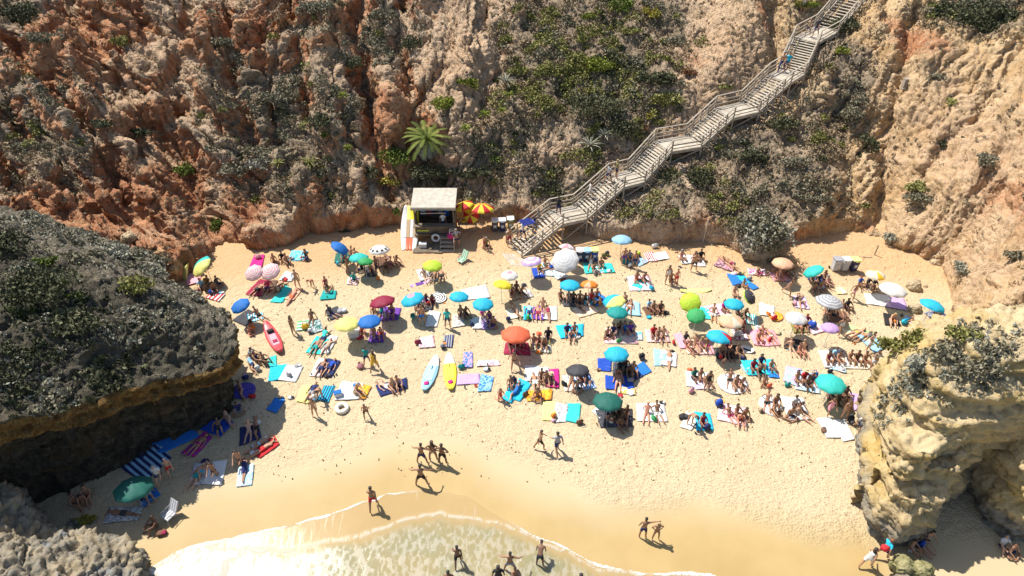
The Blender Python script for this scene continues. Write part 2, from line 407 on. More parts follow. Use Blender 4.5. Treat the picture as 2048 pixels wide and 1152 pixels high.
rot = ridged(x * 2.2 + z * .5, y * .9, z * .9, 3, 35)
vf = fbm(x * 8, y * 8, z * 8, 2, 97); crk = np.abs(fbm(x * 1.7, y * 1.2, z * 1.2, 3, 99))
amp = 1 - .6 * np.clip(bare + .6 * red, 0, 1)
vf = fbm(x * 8, y * 8, z * 8, 2, 97); crk = np.abs(fbm(x * 1.7, y * 1.2, z * 1.2, 3, 99)); fl = ridged(x * 2.6 + fbm(x, y, z, 2, 41) * 1.5, y * .5, z * .5, 2, 43)
gr = x + (fbm(x * .35, y * .35, z * .35, 3, 9)) * 1.6 + (y - 44) * (1.05 * sstep(-16, -24, x) - 1.0 * sstep(20, 26, x)) + .15 * y
L_ = (y + z) * .7; ani = sstep(8, -4, x) * .75 + .25 + .35 * sstep(20, 26, x)
an1 = ridged(gr * .85, L_ * .16, z * .1, 3, 31); an2 = ridged(gr * 2.3 + fine * .5, L_ * .45, z * .2, 3, 32); an3 = np.abs(vnoise(gr * 1.5, L_ * .2, z * .1, 44))
D = low * .25 + mid * .14 * amp + fine * .10 + vf * .05 + (rd - .2) * .12 * amp + (an1 - .15) * .50 * ani + (an2 - .1) * .24 * ani - .42 * sstep(.14, .0, an3) * ani * sstep(1, 2.5, z) - .22 * sstep(.07, .0, crk) * sstep(1, 2, z)
D += -.55 * sstep(.25, .5, fbm(x * .8, y * .8, z * 1.1, 3, 95)) * sstep(6, -2, x) * sstep(1, 3, z) * (.4 + .6 * steep)
D += .22 * sstep(19, 25, x) * blocks(gr * 1.3, L_ * .6, z * 1.2, 25)
D += .09 * blocks(gr * .8, L_ * .5, z * .6, 5) * (1 - .6 * bare) + .09 * blocks(gr * 2.1, L_ * 1.5, z * 1.5, 6)
cav = np.clip(sstep(.35, -.35, an1 + .5 * an2), 0, 1)
V2 = V + N * D[:, None] * sstep(-.6, .4, z)[:, None]
cliff_me = npmesh("cliff", V2, F, {'across': gr, 'along': L_, 'red': red, 'scrub': scrub, 'ochre': ochre, 'bare': bare})
cliff = link("cliff", cliff_me); tag(cliff, kind='structure')
CV, CF = V2, F; Cscrub = scrub
cliff_bvh = BVHTree.FromPolygons([tuple(v) for v in V2], F.tolist())
def onland(px, py, bvh=None):
    d = ray(px, py).normalized(); o = Vector((0, 0, CAM_H))
    h = (bvh or cliff_bvh).ray_cast(o, d, 200)
    return h[0] if h[0] is not None else W(px, py, 0)
def drop(x, y, bvh=None):
    h = (bvh or cliff_bvh).ray_cast(Vector((x, y, 60)), Vector((0, 0, -1)), 100)
    return h[0].z if h[0] is not None else 0.0

b = NB("cliff_earth"); co = b.coord()
n1 = b.noise(co, .45, 6, .6, .3); n2 = b.noise(co, 2.4, 6, .65); n3 = b.noise(co, 9, 5, .7); v1 = b.vor(co, 3.2)
redc = b.mix(b.rng(n1, .35, .65), (.46, .16, .07), (.66, .31, .15))
redc = b.mix(b.rng(n2, .45, .7), redc, (.66, .40, .22))
tan = b.mix(b.rng(n1, .35, .65), (.60, .42, .27), (.74, .55, .37)); tan = b.mix(b.rng(n2, .5, .72), tan, (.42, .27, .17))
och = b.mix(b.rng(n1, .35, .62), (.67, .43, .205), (.73, .53, .30)); och = b.mix(b.rng(n2, .5, .72), och, (.77, .60, .38))
c = b.mix(b.attr('ochre'), tan, och); c = b.mix(b.math('MULTIPLY', b.attr('bare'), b.rng(n1, .3, .6, .3, .9)), c, (.74, .50, .31)); c = b.mix(b.rng(b.math('ADD', b.math('SUBTRACT', b.attr('red'), b.math('MULTIPLY', b.attr('bare'), .25)), b.math('MULTIPLY', b.math('SUBTRACT', n2, .5), 1.1)), .38, .8, 0, .9), c, redc)
grey = b.mix(b.rng(n3, .35, .65), (.25, .19, .125), (.50, .39, .27)); grey = b.mix(b.rng(n2, .5, .62), grey, (.30, .23, .16))
c = b.mix(b.rng(b.math('ADD', b.attr('scrub'), b.math('MULTIPLY', b.math('SUBTRACT', n3, .5), 1.3)), .35, .6), c, grey)
c = b.mix(b.rng(n3, .54, .68, 0, .6), c, (.17, .11, .07)); c = b.mix(b.rng(v1, .0, .16, .55, 0), c, (.14, .09, .06))
b.l(c, b.b.inputs["Base Color"]); b.b.inputs["Roughness"].default_value = .95; b.b.inputs["Specular IOR Level"].default_value = .15
cx = b.n("ShaderNodeCombineXYZ"); b.l(b.math('MULTIPLY', b.attr('across'), 2.6), cx.inputs[0]); b.l(b.math('MULTIPLY', b.attr('along'), .55), cx.inputs[1])
r1 = b.noise(cx.outputs[0], 1.0, 6, .7, .4); r2 = b.vor(cx.outputs[0], 1.7, 'DISTANCE_TO_EDGE')
rill = b.math('ADD', r1, b.math('MULTIPLY', b.rng(r2, 0, .16), .35)); oc = b.math('SUBTRACT', 1, b.math('MULTIPLY', b.attr('ochre'), .7)); c = b.mix(b.math('MULTIPLY', b.rng(r1, .44, .32, 0, .4), oc), c, (.30, .15, .08)); c = b.mix(b.rng(r1, .5, .66, 0, .5), c, (.78, .58, .38)); b.l(c, b.b.inputs["Base Color"])  # shade put into the colour: rill recesses darker, crests lighter
nn = b.bump(b.math('MULTIPLY', rill, b.math('ADD', oc, .1)), .65, .36); nn = b.bump(n3, 1.0, .2, nn); nn = b.bump(n2, .4, .2, nn); b.l(nn, b.b.inputs["Normal"])
cliff_me.materials.append(b.m)

# ---- the rocks at the sides
def rock(name, outline, cps, box, st, vox, mat_, seed, strata=.25, undercut=None, extra=None, amp=1.0):
    x0, x1, y0, y1 = box
    X, Y = np.meshgrid(np.arange(x0, x1, st), np.arange(y0, y1, st), indexing='ij')
    H = tps(cps, .3)(X, Y); sdv = poly_sd(X, Y, outline) + fbm(X * .8, Y * .8, 0 * X, 3, seed) * .35
    if extra: H = extra(H, X, Y)
    H = -1.2 + (np.maximum(H, .3) + 1.2) * sstep(-.1, .22, sdv)
    V, F = solid(name, H, x0, y0, st, vox); V = smooth_n(V, F, 2); N = normals(smooth_n(V, F, 5), F)
    x, y, z = V.T
    side = sstep(.7, .3, np.abs(N[:, 2]))
    Hn = N.copy(); Hn[:, 2] = 0; Hn /= (np.linalg.norm(Hn, axis=1, keepdims=True) + 1e-6)
    zz = z + fbm(x * .3, y * .3, 0 * x, 3, seed + 1) * .8
    sv = vnoise(zz * 1.3, zz * 0, zz * 0, seed + 2) * .6 + vnoise(zz * 3.1, zz * 0, zz * 0, seed + 3) * .4
    off = sv * strata
    if undercut is not None: off = off - undercut(x, y, z)
    V = V + Hn * (off * side)[:, None]
    D = fbm(x * .6, y * .6, z * .8, 4, seed + 4) * .3 + fbm(x * 2, y * 2, z * 2.4, 4, seed + 5) * .2 + (ridged(x * 1.3, y * 1.3, z * 3.2, 4, seed + 6) - .2) * .26 + fbm(x * 5, y * 5, z * 8, 3, seed + 7) * .13 - .16 * sstep(.06, 0, np.abs(fbm(x * 1.1, y * 1.1, z * 1.6, 3, seed + 9)))
    D = D * .75 + .28 * blocks(x * .55, y * .55, z * 1.1, seed + 8) + .16 * blocks(x * 1.5, y * 1.5, z * 2.6, seed + 12) + .06 * blocks(x * 4, y * 4, z * 5, seed + 14)
    V = V + N * (D * amp)[:, None] * sstep(-.8, .2, z)[:, None]
    return V, F, N, side
# left headland
lo_px = [(452, 640, 1.2), (478, 690, .8), (486, 735, .3), (470, 780, 0), (430, 800, 0), (380, 830, 0), (300, 885, 0), (200, 955, 0), (95, 1045, 0), (-60, 1140, 0), (-400, 1150, 0)]
lo = [tuple(W(a, b, c)[:2]) for a, b, c in lo_px]
# the foot follows the rim from above: outline given at rim height
rim = [(350, 563, 4.6), (400, 584, 4.5), (448, 612, 4.3), (474, 642, 4.3), (487, 676, 4.3), (480, 712, 4.2), (452, 742, 4.4), (400, 754, 4.8), (340, 766, 5.3), (250, 786, 5.6), (170, 812, 6.0), (80, 846, 6.3), (0, 864, 6.5), (-120, 905, 6.8), (-420, 1000, 7)]
hl = [tuple(W(*p)[:2]) for p in rim] + [(-45, 20), (-45, 38), (-30, 37), (-22, 35)]
hc = [tuple(W(*p)) for p in rim] + [tuple(W(*p)) for p in ((440, 640, 4.89), (400, 605, 5.54), (340, 585, 6.40), (250, 560, 7.26), (150, 520, 8.06), (50, 490, 8.63), (-80, 470, 9.21), (330, 680, 6.04), (200, 700, 6.90), (100, 700, 7.48), (0, 690, 7.91),
      (420, 700, 4.82), (300, 730, 5.61), (150, 760, 6.33), (0, 790, 6.90), (-200, 700, 8.13), (100, 620, 8.06), (250, 640, 7.12), (380, 650, 5.82))]
hc += [(-20, 34, 3.6), (-26, 37, 4.5), (-34, 38, 6.5), (-42, 36, 8), (-18, 31.5, 4.2)]
rx = [W(*p).x for p in rim[4:]]; rzv = [p[2] for p in rim[4:]]
def rimz(x): return np.interp(x, rx[::-1], rzv[::-1])
def ucl(x, y, z): 
    r = rimz(x) - z
    return 1.35 * sstep(.9, 2.2, r) + .35 * sstep(.35, .0, np.abs(r - .75))
V, F, N, side = rock("headland", hl, hc, (-44, -9, 10, 40), .2, .12, None, 100, .22, ucl)
x, y, z = V.T
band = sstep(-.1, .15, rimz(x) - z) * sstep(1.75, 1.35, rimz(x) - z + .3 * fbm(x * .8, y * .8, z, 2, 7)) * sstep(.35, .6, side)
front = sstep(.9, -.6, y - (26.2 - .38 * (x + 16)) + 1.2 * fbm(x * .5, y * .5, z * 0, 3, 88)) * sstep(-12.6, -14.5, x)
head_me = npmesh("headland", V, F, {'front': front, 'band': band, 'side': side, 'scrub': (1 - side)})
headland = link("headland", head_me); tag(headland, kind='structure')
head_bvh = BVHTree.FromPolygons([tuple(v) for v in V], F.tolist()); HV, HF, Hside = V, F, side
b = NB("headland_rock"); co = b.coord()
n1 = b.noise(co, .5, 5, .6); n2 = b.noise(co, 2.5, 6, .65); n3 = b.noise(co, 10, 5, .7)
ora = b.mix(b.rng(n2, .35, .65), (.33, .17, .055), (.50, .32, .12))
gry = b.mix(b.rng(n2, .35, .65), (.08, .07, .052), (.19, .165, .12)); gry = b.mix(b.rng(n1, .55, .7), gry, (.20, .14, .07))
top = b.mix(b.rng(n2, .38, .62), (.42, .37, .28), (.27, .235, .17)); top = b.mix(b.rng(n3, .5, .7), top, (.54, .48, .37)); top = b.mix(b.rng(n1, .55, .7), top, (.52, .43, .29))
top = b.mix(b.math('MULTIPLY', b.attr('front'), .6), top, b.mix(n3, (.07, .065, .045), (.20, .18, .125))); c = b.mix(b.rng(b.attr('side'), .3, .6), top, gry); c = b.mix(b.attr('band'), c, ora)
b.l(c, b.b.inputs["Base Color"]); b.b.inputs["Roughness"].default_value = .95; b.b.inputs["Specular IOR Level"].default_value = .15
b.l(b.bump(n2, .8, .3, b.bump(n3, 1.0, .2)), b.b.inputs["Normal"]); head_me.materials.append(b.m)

# right outcrop
so_px = [(1800, 655, 4.69), (1770, 690, 3.59), (1752, 730, 2.21), (1735, 780, 1.10), (1722, 830, 0.28), (1708, 900, 0.00), (1706, 965, 0.00), (1714, 1020, 0.00), (1732, 1066, 0.00), (1775, 1108, 0.00), (1815, 1092, 0.00), (1850, 1040, 0.00), (1895, 985, 0.00), (1915, 975, 0.00),
         (1935, 1010, 0.00), (1985, 1075, 0.00), (2060, 1100, 0.00), (2300, 1110, 0.00)]
back = [(48, 14), (48, 33), (36, 31.5), tuple(W(2005, 765, 4.14)[:2]), tuple(W(1990, 700, 5.52)[:2]), tuple(W(1930, 655, 6.90)[:2]), tuple(W(1860, 650, 6.21)[:2])]
so = [tuple(W(*p)[:2]) for p in so_px] + back
ed = [(1800, 656, 4.97), (1772, 700, 4.83), (1745, 755, 4.55), (1728, 815, 4.28), (1738, 850, 4.42), (1765, 892, 4.69), (1797, 934, 4.97), (1832, 948, 5.11), (1864, 926, 5.38), (1888, 896, 5.66), (1945, 868, 6.07), (2048, 846, 6.49), (2300, 840, 7.18)]
up = [tuple(W(*p)[:2]) for p in ed] + back
uc = [tuple(W(*p)) for p in ed + [(1850, 668, 7.45), (1900, 666, 8.56), (1960, 690, 8.97), (1995, 745, 8.83), (1900, 730, 8.69), (1840, 722, 7.73), (1790, 725, 5.80), (1800, 770, 5.93), (1860, 772, 7.18), (1960, 778, 7.73), (1790, 820, 5.52), (1900, 822, 6.76), (2000, 818, 7.04), (2100, 800, 7.73), (1800, 870, 5.38), (1850, 880, 5.80)]]
sc = [tuple(W(*p)) for p in ((1765, 770, 2.76), (1745, 820, 2.62), (1740, 870, 2.07), (1760, 910, 2.62), (1725, 925, 2.07), (1732, 985, 2.35), (1760, 960, 3.31), (1795, 975, 3.73), (1830, 990, 3.73), (1868, 958, 4.14), (1742, 1035, 2.07), (1785, 1072, 1.66), (1808, 1045, 2.35), (1840, 1016, 2.62),
      (1900, 900, 4.42), (1950, 925, 4.55), (2040, 920, 6.6), (2048, 1000, 6.6), (2000, 1035, 4.6), (2150, 950, 7.6), (2300, 900, 6.90), (1850, 700, 4.42), (1950, 720, 4.97))]
def sx(H, X, Y):                        # ledges
    q = H + fbm(X * .5, Y * .5, 0 * X, 3, 61) * .7
    return H + .75 * (np.round(q * .85) / .85 - q) + .25 * (np.round(q * 2.3 + .3) / 2.3 - q)
def piece(nm, poly, cps, ucut, seed, ex, strata, am):
    V, F, N, side = rock(nm, poly, cps, (14, 46, 12, 37), .15, .1, None, seed, strata, ucut, ex, am)
    x, y, z = V.T; c = W(1775, 890, 2.8)
    yel = np.exp(-(((x - c.x) / 1.8) ** 2 + ((y - c.y) / 2.0) ** 2)) * sstep(4.4, 3.6, z) + .65 * sstep(.0, .5, fbm(x * .5, y * .5, z * .9, 3, 77))
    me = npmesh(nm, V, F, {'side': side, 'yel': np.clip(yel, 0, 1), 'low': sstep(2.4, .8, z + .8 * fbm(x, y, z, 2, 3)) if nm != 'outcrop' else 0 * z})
    o = link(nm, me); tag(o, kind='structure'); return V, F, o
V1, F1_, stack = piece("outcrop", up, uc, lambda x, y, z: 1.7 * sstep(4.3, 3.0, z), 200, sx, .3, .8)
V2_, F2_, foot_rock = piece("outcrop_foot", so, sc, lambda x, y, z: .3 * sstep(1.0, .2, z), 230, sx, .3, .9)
stack_me = stack.data; foot_rock.name = "outcrop_base"
stack_bvh = BVHTree.FromPolygons([tuple(v) for v in np.concatenate([V1, V2_])], F1_.tolist() + (F2_ + len(V1)).tolist())
b = NB("limestone"); co = b.coord()
n1 = b.noise(co, .5, 5, .6); n2 = b.noise(co, 2.8, 6, .65); n3 = b.noise(co, 11, 5, .7); v3 = b.vor(co, 5)
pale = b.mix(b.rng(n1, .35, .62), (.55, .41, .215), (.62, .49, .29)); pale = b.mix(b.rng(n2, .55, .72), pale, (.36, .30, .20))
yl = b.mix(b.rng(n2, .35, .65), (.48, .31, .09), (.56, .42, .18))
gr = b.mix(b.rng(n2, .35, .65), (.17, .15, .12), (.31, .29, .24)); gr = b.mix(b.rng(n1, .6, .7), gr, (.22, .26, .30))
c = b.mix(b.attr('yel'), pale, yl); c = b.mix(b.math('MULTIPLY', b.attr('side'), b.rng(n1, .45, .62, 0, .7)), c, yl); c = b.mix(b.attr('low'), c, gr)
b.l(c, b.b.inputs["Base Color"]); b.b.inputs["Roughness"].default_value = .92; b.b.inputs["Specular IOR Level"].default_value = .2
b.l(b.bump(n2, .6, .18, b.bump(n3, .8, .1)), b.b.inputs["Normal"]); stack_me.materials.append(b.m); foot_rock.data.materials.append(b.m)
MATS['limestone'] = b.m

# near rock, bottom left
no = [tuple(W(*p)[:2]) for p in ((0, 948, 2.6), (45, 975, 2.4), (62, 1005, 2.2), (102, 1052, 1.6), (165, 1060, 1.1), (232, 1068, 1.0), (272, 1082, .9), (286, 1120, .5), (300, 1160, 0), (330, 1260, 0), (200, 1500, 0), (-500, 1500, 0), (-500, 960, 3))]
ncp = [tuple(W(*p)) for p in ((0, 955, 2.7), (50, 985, 2.5), (95, 1055, 1.9), (165, 1070, 1.3), (230, 1080, 1.3), (268, 1095, 1.1), (285, 1140, .9), (100, 1120, 2.4), (0, 1080, 3.2), (0, 1152, 3.0), (200, 1152, 1.6), (-150, 1000, 3.8), (-300, 1100, 4.2), (100, 1300, 1.6), (300, 1250, .6), (-300, 1400, 2), (150, 1100, 1.9), (60, 1150, 2.8))]
V, F, N, side = rock("near_rock", no, ncp, (-32, -8, 6, 24), .15, .08, None, 300, .25, None, None, 1.35)
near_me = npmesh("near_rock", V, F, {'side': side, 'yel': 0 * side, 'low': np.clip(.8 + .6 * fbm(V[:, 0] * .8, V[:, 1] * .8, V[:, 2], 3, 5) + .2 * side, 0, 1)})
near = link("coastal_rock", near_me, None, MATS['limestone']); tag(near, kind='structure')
near_bvh = BVHTree.FromPolygons([tuple(v) for v in V], F.tolist())

# ---------------------------------------------------------------- beach, swash, sea
shore = [W(*p)[:2] for p in ((150, 1230), (300, 1128), (345, 1099), (410, 1080), (480, 1066), (560, 1050), (640, 1030), (710, 1008), (775, 985), (860, 981), (930, 990), (990, 1026), (1060, 1062), (1140, 1093), (1200, 1126), (1300, 1142), (1400, 1138), (1480, 1158), (1700, 1230))]
shore2 = [W(*p)[:2] for p in ((150, 1230), (300, 1135), (420, 1100), (560, 1092), (690, 1072), (780, 1045), (850, 1024), (930, 1027), (1000, 1043), (1060, 1068), (1140, 1098), (1200, 1131), (1300, 1147), (1400, 1143), (1480, 1163), (1700, 1240))]
def shy(s, x): return np.interp(x, [p[0] for p in s], [p[1] for p in s])
def sand0(x, y):
    return .02 + .10 * sstep(30, 44, y) - .55 * sstep(23, 8, y) - 2.5 * sstep(10, -30, y) + .05 * vnoise(np.asarray(x) * .25, np.asarray(y) * .25, 0, 8)
def axis(a, b, st, lo, hi):
    r = list(np.arange(a, b, st)); s = st; v = b
    while v < hi: r.append(v); s *= 1.35; v += s
    s = st; v = a - st; l = []
    while v > lo: l.append(v); s *= 1.35; v -= s
    return np.array([lo] + l[::-1] + r + [hi])
ax = axis(-30, 34, .1, -700, 700); ay = axis(15, 45, .1, -700, 400)
X, Y = np.meshgrid(ax, ay, indexing='ij')
Z = sand0(X, Y)
foot = sstep(-.4, .9, Y - (shy(shore, X) + 3.4 + .5 * vnoise(X * .5, Y * .1, 0, 3))) * sstep(46, 44, Y)
Z = Z + foot * (.5 + .7 * sstep(-.4, .5, vnoise(X * .35, Y * .35, 0, 77))) * (.022 * vnoise(X * 3.2, Y * 4.0, 0, 1) + .018 * vnoise(X * 6.1, Y * 7.0, 0, 2) - .028 * sstep(.3, .7, vnoise(X * 2.6, Y * 3.2, 0, 6)))
Z = Z - 3 * sstep(48, 90, Y)
wet = sstep(3.2 + .16 * np.clip(X, 0, 18), .6 + .1 * np.clip(X, 0, 18), Y - shy(shore, X) + .5 * fbm(X * .3, Y * .3, 0 * X, 3, 12)) * sstep(19.5, 17, X) + sstep(17, 15, Y) * 0
film = sstep(.25, -.1, Y - shy(shore, X))
sand_me = npmesh("sand", np.stack([X, Y, Z], -1).reshape(-1, 3), grid_faces(len(ax), len(ay)), {'foot': foot.ravel(), 'wet': np.clip(wet, 0, 1).ravel(), 'film': film.ravel()})
sand = link("beach_sand", sand_me); tag(sand, kind='structure')
b = NB("sand"); co = b.coord()
n1 = b.noise(co, .25, 4, .6); n2 = b.noise(co, 3.5, 5, .65); n3 = b.noise(co, 26, 4, .6); v1 = b.vor(b.coord("Object", (2.6, 3.3, 1)), 1.5); n4 = b.noise(b.coord("Object", (1, 1.25, 1)), 9.0, 3, .5)
dry = b.mix(b.rng(n1, .3, .7), (.57, .445, .275), (.62, .50, .325)); dry = b.mix(b.rng(n4, .3, .62), b.mix(.55, dry, (.42, .295, .15)), dry); dry = b.mix(b.rng(n2, .25, .75, 0, .5), dry, (.67, .55, .36))
wetc = b.mix(b.rng(n1, .3, .7), (.41, .285, .115), (.47, .335, .145))
dry = b.mix(b.rng(b.math('ADD', n2, b.math('MULTIPLY', n4, .6)), .62, .5, 0, .6), dry, (.30, .205, .10)); c = b.mix(b.attr('foot'), (.54, .43, .26), dry); c = b.mix(b.attr('wet'), c, wetc)
c = b.mix(b.rng(b.math('ADD', b.n("ShaderNodeSeparateXYZ").outputs[0], 0), 0, 1, 0, 0), c, c)
# reddish sand washed from the cliff at the back
sp = b.n("ShaderNodeSeparateXYZ"); b.l(co, sp.inputs[0])
back = b.rng(b.math('ADD', b.math('SUBTRACT', sp.outputs[1], b.math('MULTIPLY', b.math('ABSOLUTE', b.math('SUBTRACT', sp.outputs[0], 4)), -.13)), b.math('MULTIPLY', n1, 3)), 39.2, 44.5)
c = b.mix(b.math('MULTIPLY', back, .85), c, (.60, .37, .185))
b.l(c, b.b.inputs["Base Color"]); b.b.inputs["Specular IOR Level"].default_value = .25
b.l(b.rng(b.attr('wet'), 0, 1, .95, .55), b.b.inputs["Roughness"])
hh = b.math('MULTIPLY', b.math('ADD', b.math('ADD', b.math('MULTIPLY', n2, .8), b.math('MULTIPLY', v1, -.4)), b.math('MULTIPLY', n4, 1.3)), b.attr('foot'))
b.l(b.bump(hh, .8, .10, b.bump(n3, .25, .02)), b.b.inputs["Normal"]); sand_me.materials.append(b.m)

ax = axis(-20, 18, .08, -700, 700); ay = axis(10, 21.5, .08, -700, 30)
X, Y = np.meshgrid(ax, ay, indexing='ij')
e = shy(shore, X) - Y + .16 * fbm(X * .9, Y * .4, 0 * X, 3, 14); e2 = shy(shore2, X) - Y + .25 * fbm(X * 1.1, Y * 1.1, 0 * X, 3, 15)
Z = sand0(X, Y) - .06 + .085 * sstep(-.15, .12, e) + .02 * sstep(0, 1.0, e2) * (1 + .5 * fbm(X * 1.5, Y * 1.5, 0 * X, 3, 16))
Z = np.maximum(Z, -.42 - 8 * (e < -.4)) + .02 * sstep(12, 8, Y) * fbm(X * .3, Y * .5, 0 * X, 3, 17)
edge = sstep(.0, .06, e) * sstep(.24, .06, e + .1 * vnoise(X * 2, Y * 2, 0, 4)) * (1 - sstep(W(720, 1000).x, W(900, 985).x, X) * sstep(W(1080, 1060).x, W(980, 1010).x, X) * .75)
lw = np.exp(-(((X - W(380, 1130).x) / 2.2) ** 2 + ((Y - W(380, 1130).y) / 1.6) ** 2))
inner = sstep(-.05, .8, e2)
water_me = npmesh("water", np.stack([X, Y, Z], -1).reshape(-1, 3), grid_faces(len(ax), len(ay)), {'edge': edge.ravel(), 'inner': inner.ravel(), 'lwash': np.clip(lw + .55 * sstep(.3, .0, np.abs(e2 - .12)), 0, 1).ravel()})
water = link("sea_water", water_me); tag(water, kind='structure')
b = NB("swash"); co = b.coord()
sq = b.coord("Object", (1.6, .7, 1))
nf = b.noise(sq, 2.4, 6, .7, .6); v = b.vor(b.coord("Object", (1.2, .8, 1)), 3.0); n1 = b.noise(co, .5, 3, .5); ng = b.noise(co, 14, 3, .6)
lace = b.math('MULTIPLY', b.rng(b.math('ADD', v, b.math('MULTIPLY', b.math('SUBTRACT', ng, .5), .7)), .22, .55), b.rng(nf, .36, .55))
foam = b.math('MULTIPLY', b.attr('inner'), b.math('ADD', b.math('MULTIPLY', lace, .4), b.rng(nf, .62, .78, 0, .7)))
streak = b.rng(b.noise(b.coord("Object", (2.2, .22, 1)), 1.6, 3, .5), .58, .72, 0, .55)
foam = b.math('ADD', foam, b.math('MULTIPLY', b.math('SUBTRACT', 1, b.attr('inner')), b.math('MULTIPLY', streak, .7)))
foam = b.math('MAXIMUM', foam, b.math('MULTIPLY', b.attr('edge'), b.rng(ng, .25, .5)))
foam = b.math('MAXIMUM', foam, b.math('MULTIPLY', b.attr('lwash'), b.rng(nf, .3, .5)))
foam = b.n("ShaderNodeClamp") and b.rng(foam, 0, .95)
wc = b.mix(b.attr('inner'), (.60, .42, .19), b.mix(b.rng(n1, .4, .6), (.38, .34, .165), (.27, .30, .175)))
wc = b.mix(b.math('MULTIPLY', b.attr('inner'), .2), wc, (.44, .43, .29))
c = b.mix(foam, wc, (.72, .72, .68)); b.l(c, b.b.inputs["Base Color"])
b.l(b.rng(foam, 0, 1, .18, .8), b.b.inputs["Roughness"])
al = b.math('MAXIMUM', b.math('MULTIPLY', b.attr('inner'), .5), foam); al = b.math('MAXIMUM', al, .25)
b.l(al, b.b.inputs["Alpha"])
b.l(b.bump(b.math('ADD', nf, b.math('MULTIPLY', foam, .6)), .16, .03), b.b.inputs["Normal"]); water_me.materials.append(b.m)
# ---------------------------------------------------------------- vegetation
def leafmat(name, c0, c1, c2):
    b = NB(name); a = b.attr('tone')
    co = b.coord(); n = b.noise(co, 5, 3, .6)
    f = b.math('ADD', a, b.math('MULTIPLY', b.math('SUBTRACT', n, .5), .5))
    c = b.mix(b.rng(f, .0, .5), c0, c1); c = b.mix(b.rng(f, .5, 1.0), c, c2)
    b.l(c, b.b.inputs["Base Color"]); b.b.inputs["Roughness"].default_value = .8; b.b.inputs["Specular IOR Level"].default_value = .2
    MATS[name] = b.m; return b.m
leafmat('dry', (.21, .155, .09), (.35, .265, .16), (.45, .35, .22))
leafmat('grey', (.12, .108, .068), (.22, .20, .13), (.31, .28, .195))
leafmat('olive', (.09, .095, .028), (.22, .22, .062), (.37, .34, .13))
leafmat('green', (.035, .05, .012), (.11, .15, .028), (.23, .27, .06))
leafmat('bright', (.06, .08, .012), (.17, .20, .025), (.30, .32, .06))
leafmat('yellow', (.16, .13, .02), (.34, .29, .05), (.52, .45, .11))
leafmat('dark', (.03, .035, .016), (.085, .09, .045), (.18, .175, .10))
leafmat('rust', (.10, .045, .02), (.24, .12, .06), (.34, .21, .11))
leafmat('silver', (.17, .17, .12), (.32, .31, .235), (.46, .45, .36))
BARK = mat('bark', (.20, .15, .10), .9, scale=9, var=.3)
def quads(C, size, elong=1.6, up=0.3, seed=0):
    """leaf-sized faces at the points C"""
    r = np.random.RandomState(seed); n = len(C)
    a = r.normal(size=(n, 3)); a[:, 2] = np.abs(a[:, 2]) * (1 + up); a /= np.linalg.norm(a, axis=1, keepdims=True)
    t = r.normal(size=(n, 3)); bv = np.cross(a, t); bv /= np.linalg.norm(bv, axis=1, keepdims=True)
    s = size * (.6 + .8 * r.rand(n))[:, None]
    A = a * s * elong * .5; B = bv * s * .5
    V = np.stack([C - A, C + B * .9, C + A, C - B * .9], 1).reshape(-1, 3)
    F = np.arange(4 * n).reshape(-1, 4); return V, F
def bushmesh(name, rx, ry, rz, n, seed, size=.16, lobes=7, m='grey'):
    r = np.random.RandomState(seed); P = []; T = []
    for k in range(lobes):
        if k == 0: c = np.array([0, 0, rz * .3]); q = .75
        else:
            an = r.rand() * 6.28; d = .35 + .4 * r.rand(); c = np.array([math.cos(an) * rx * d, math.sin(an) * ry * d, rz * (.1 + .55 * r.rand())]); q = .28 + .28 * r.rand()
        m_ = max(6, int(n * (q ** 2) / 1.4)); v = r.normal(size=(m_, 3)); v /= np.linalg.norm(v, axis=1, keepdims=True); v[:, 2] = np.where(v[:, 2] < -.25, -v[:, 2], v[:, 2])
        rad = (1 - .45 * r.rand(m_) ** 2) * (1 + .25 * np.sin(v[:, 0] * 7 + k) * np.cos(v[:, 1] * 6))
        P.append(c + v * rad[:, None] * np.array([rx, ry, rz]) * q); T.append(np.full(m_, r.rand() * .5 + .1) + r.rand(m_) * .45)
    P = np.concatenate(P); T = np.concatenate(T)
    V, F = quads(P, size, 1.5, .3, seed + 1)
    me = npmesh(name, V, F, {'tone': np.repeat(T, 4)}, smooth=False); me.materials.append(MATS[m]); return me
def frame_at(p, bvh):
    h = bvh.ray_cast(Vector((p.x, p.y, 60)), Vector((0, 0, -1)), 100); return h
def bush(px, py, rx, ry, m, label, bvh=None, size=.13, dens=.85, name="bush", group="bushes on the cliffs", seed=None):
    p = onland(px, py, bvh); s = FPX / (p.y * CP + (CAM_H - p.z) * SP)
    a = rx / s; c = ry / s; seed = seed or int(px * 7 + py)
    e = empty(name, (p.x, p.y, p.z - .1), 0, label, "bush", group)
    n = int(min(4200, 330 * a * c * dens / (size / .17) ** 2 + 60))
    link("foliage", bushmesh("foliage", a, c * 1.05, c * .95, n, seed, size, 9, m), e)
    mb = MB(); rr = random.Random(seed)
    for k in range(7):
        an = rr.random() * 6.28; q = rr.uniform(.3, .75)
        mid = (math.cos(an) * a * q * .4, math.sin(an) * c * q * .4, c * .35)
        mb.bar((0, 0, -.15), mid, .05, 5, .035); mb.bar(mid, (math.cos(an) * a * q, math.sin(an) * c * q, c * .7), .035, 5, .012)
    mb.build("stem", BARK, e); return e
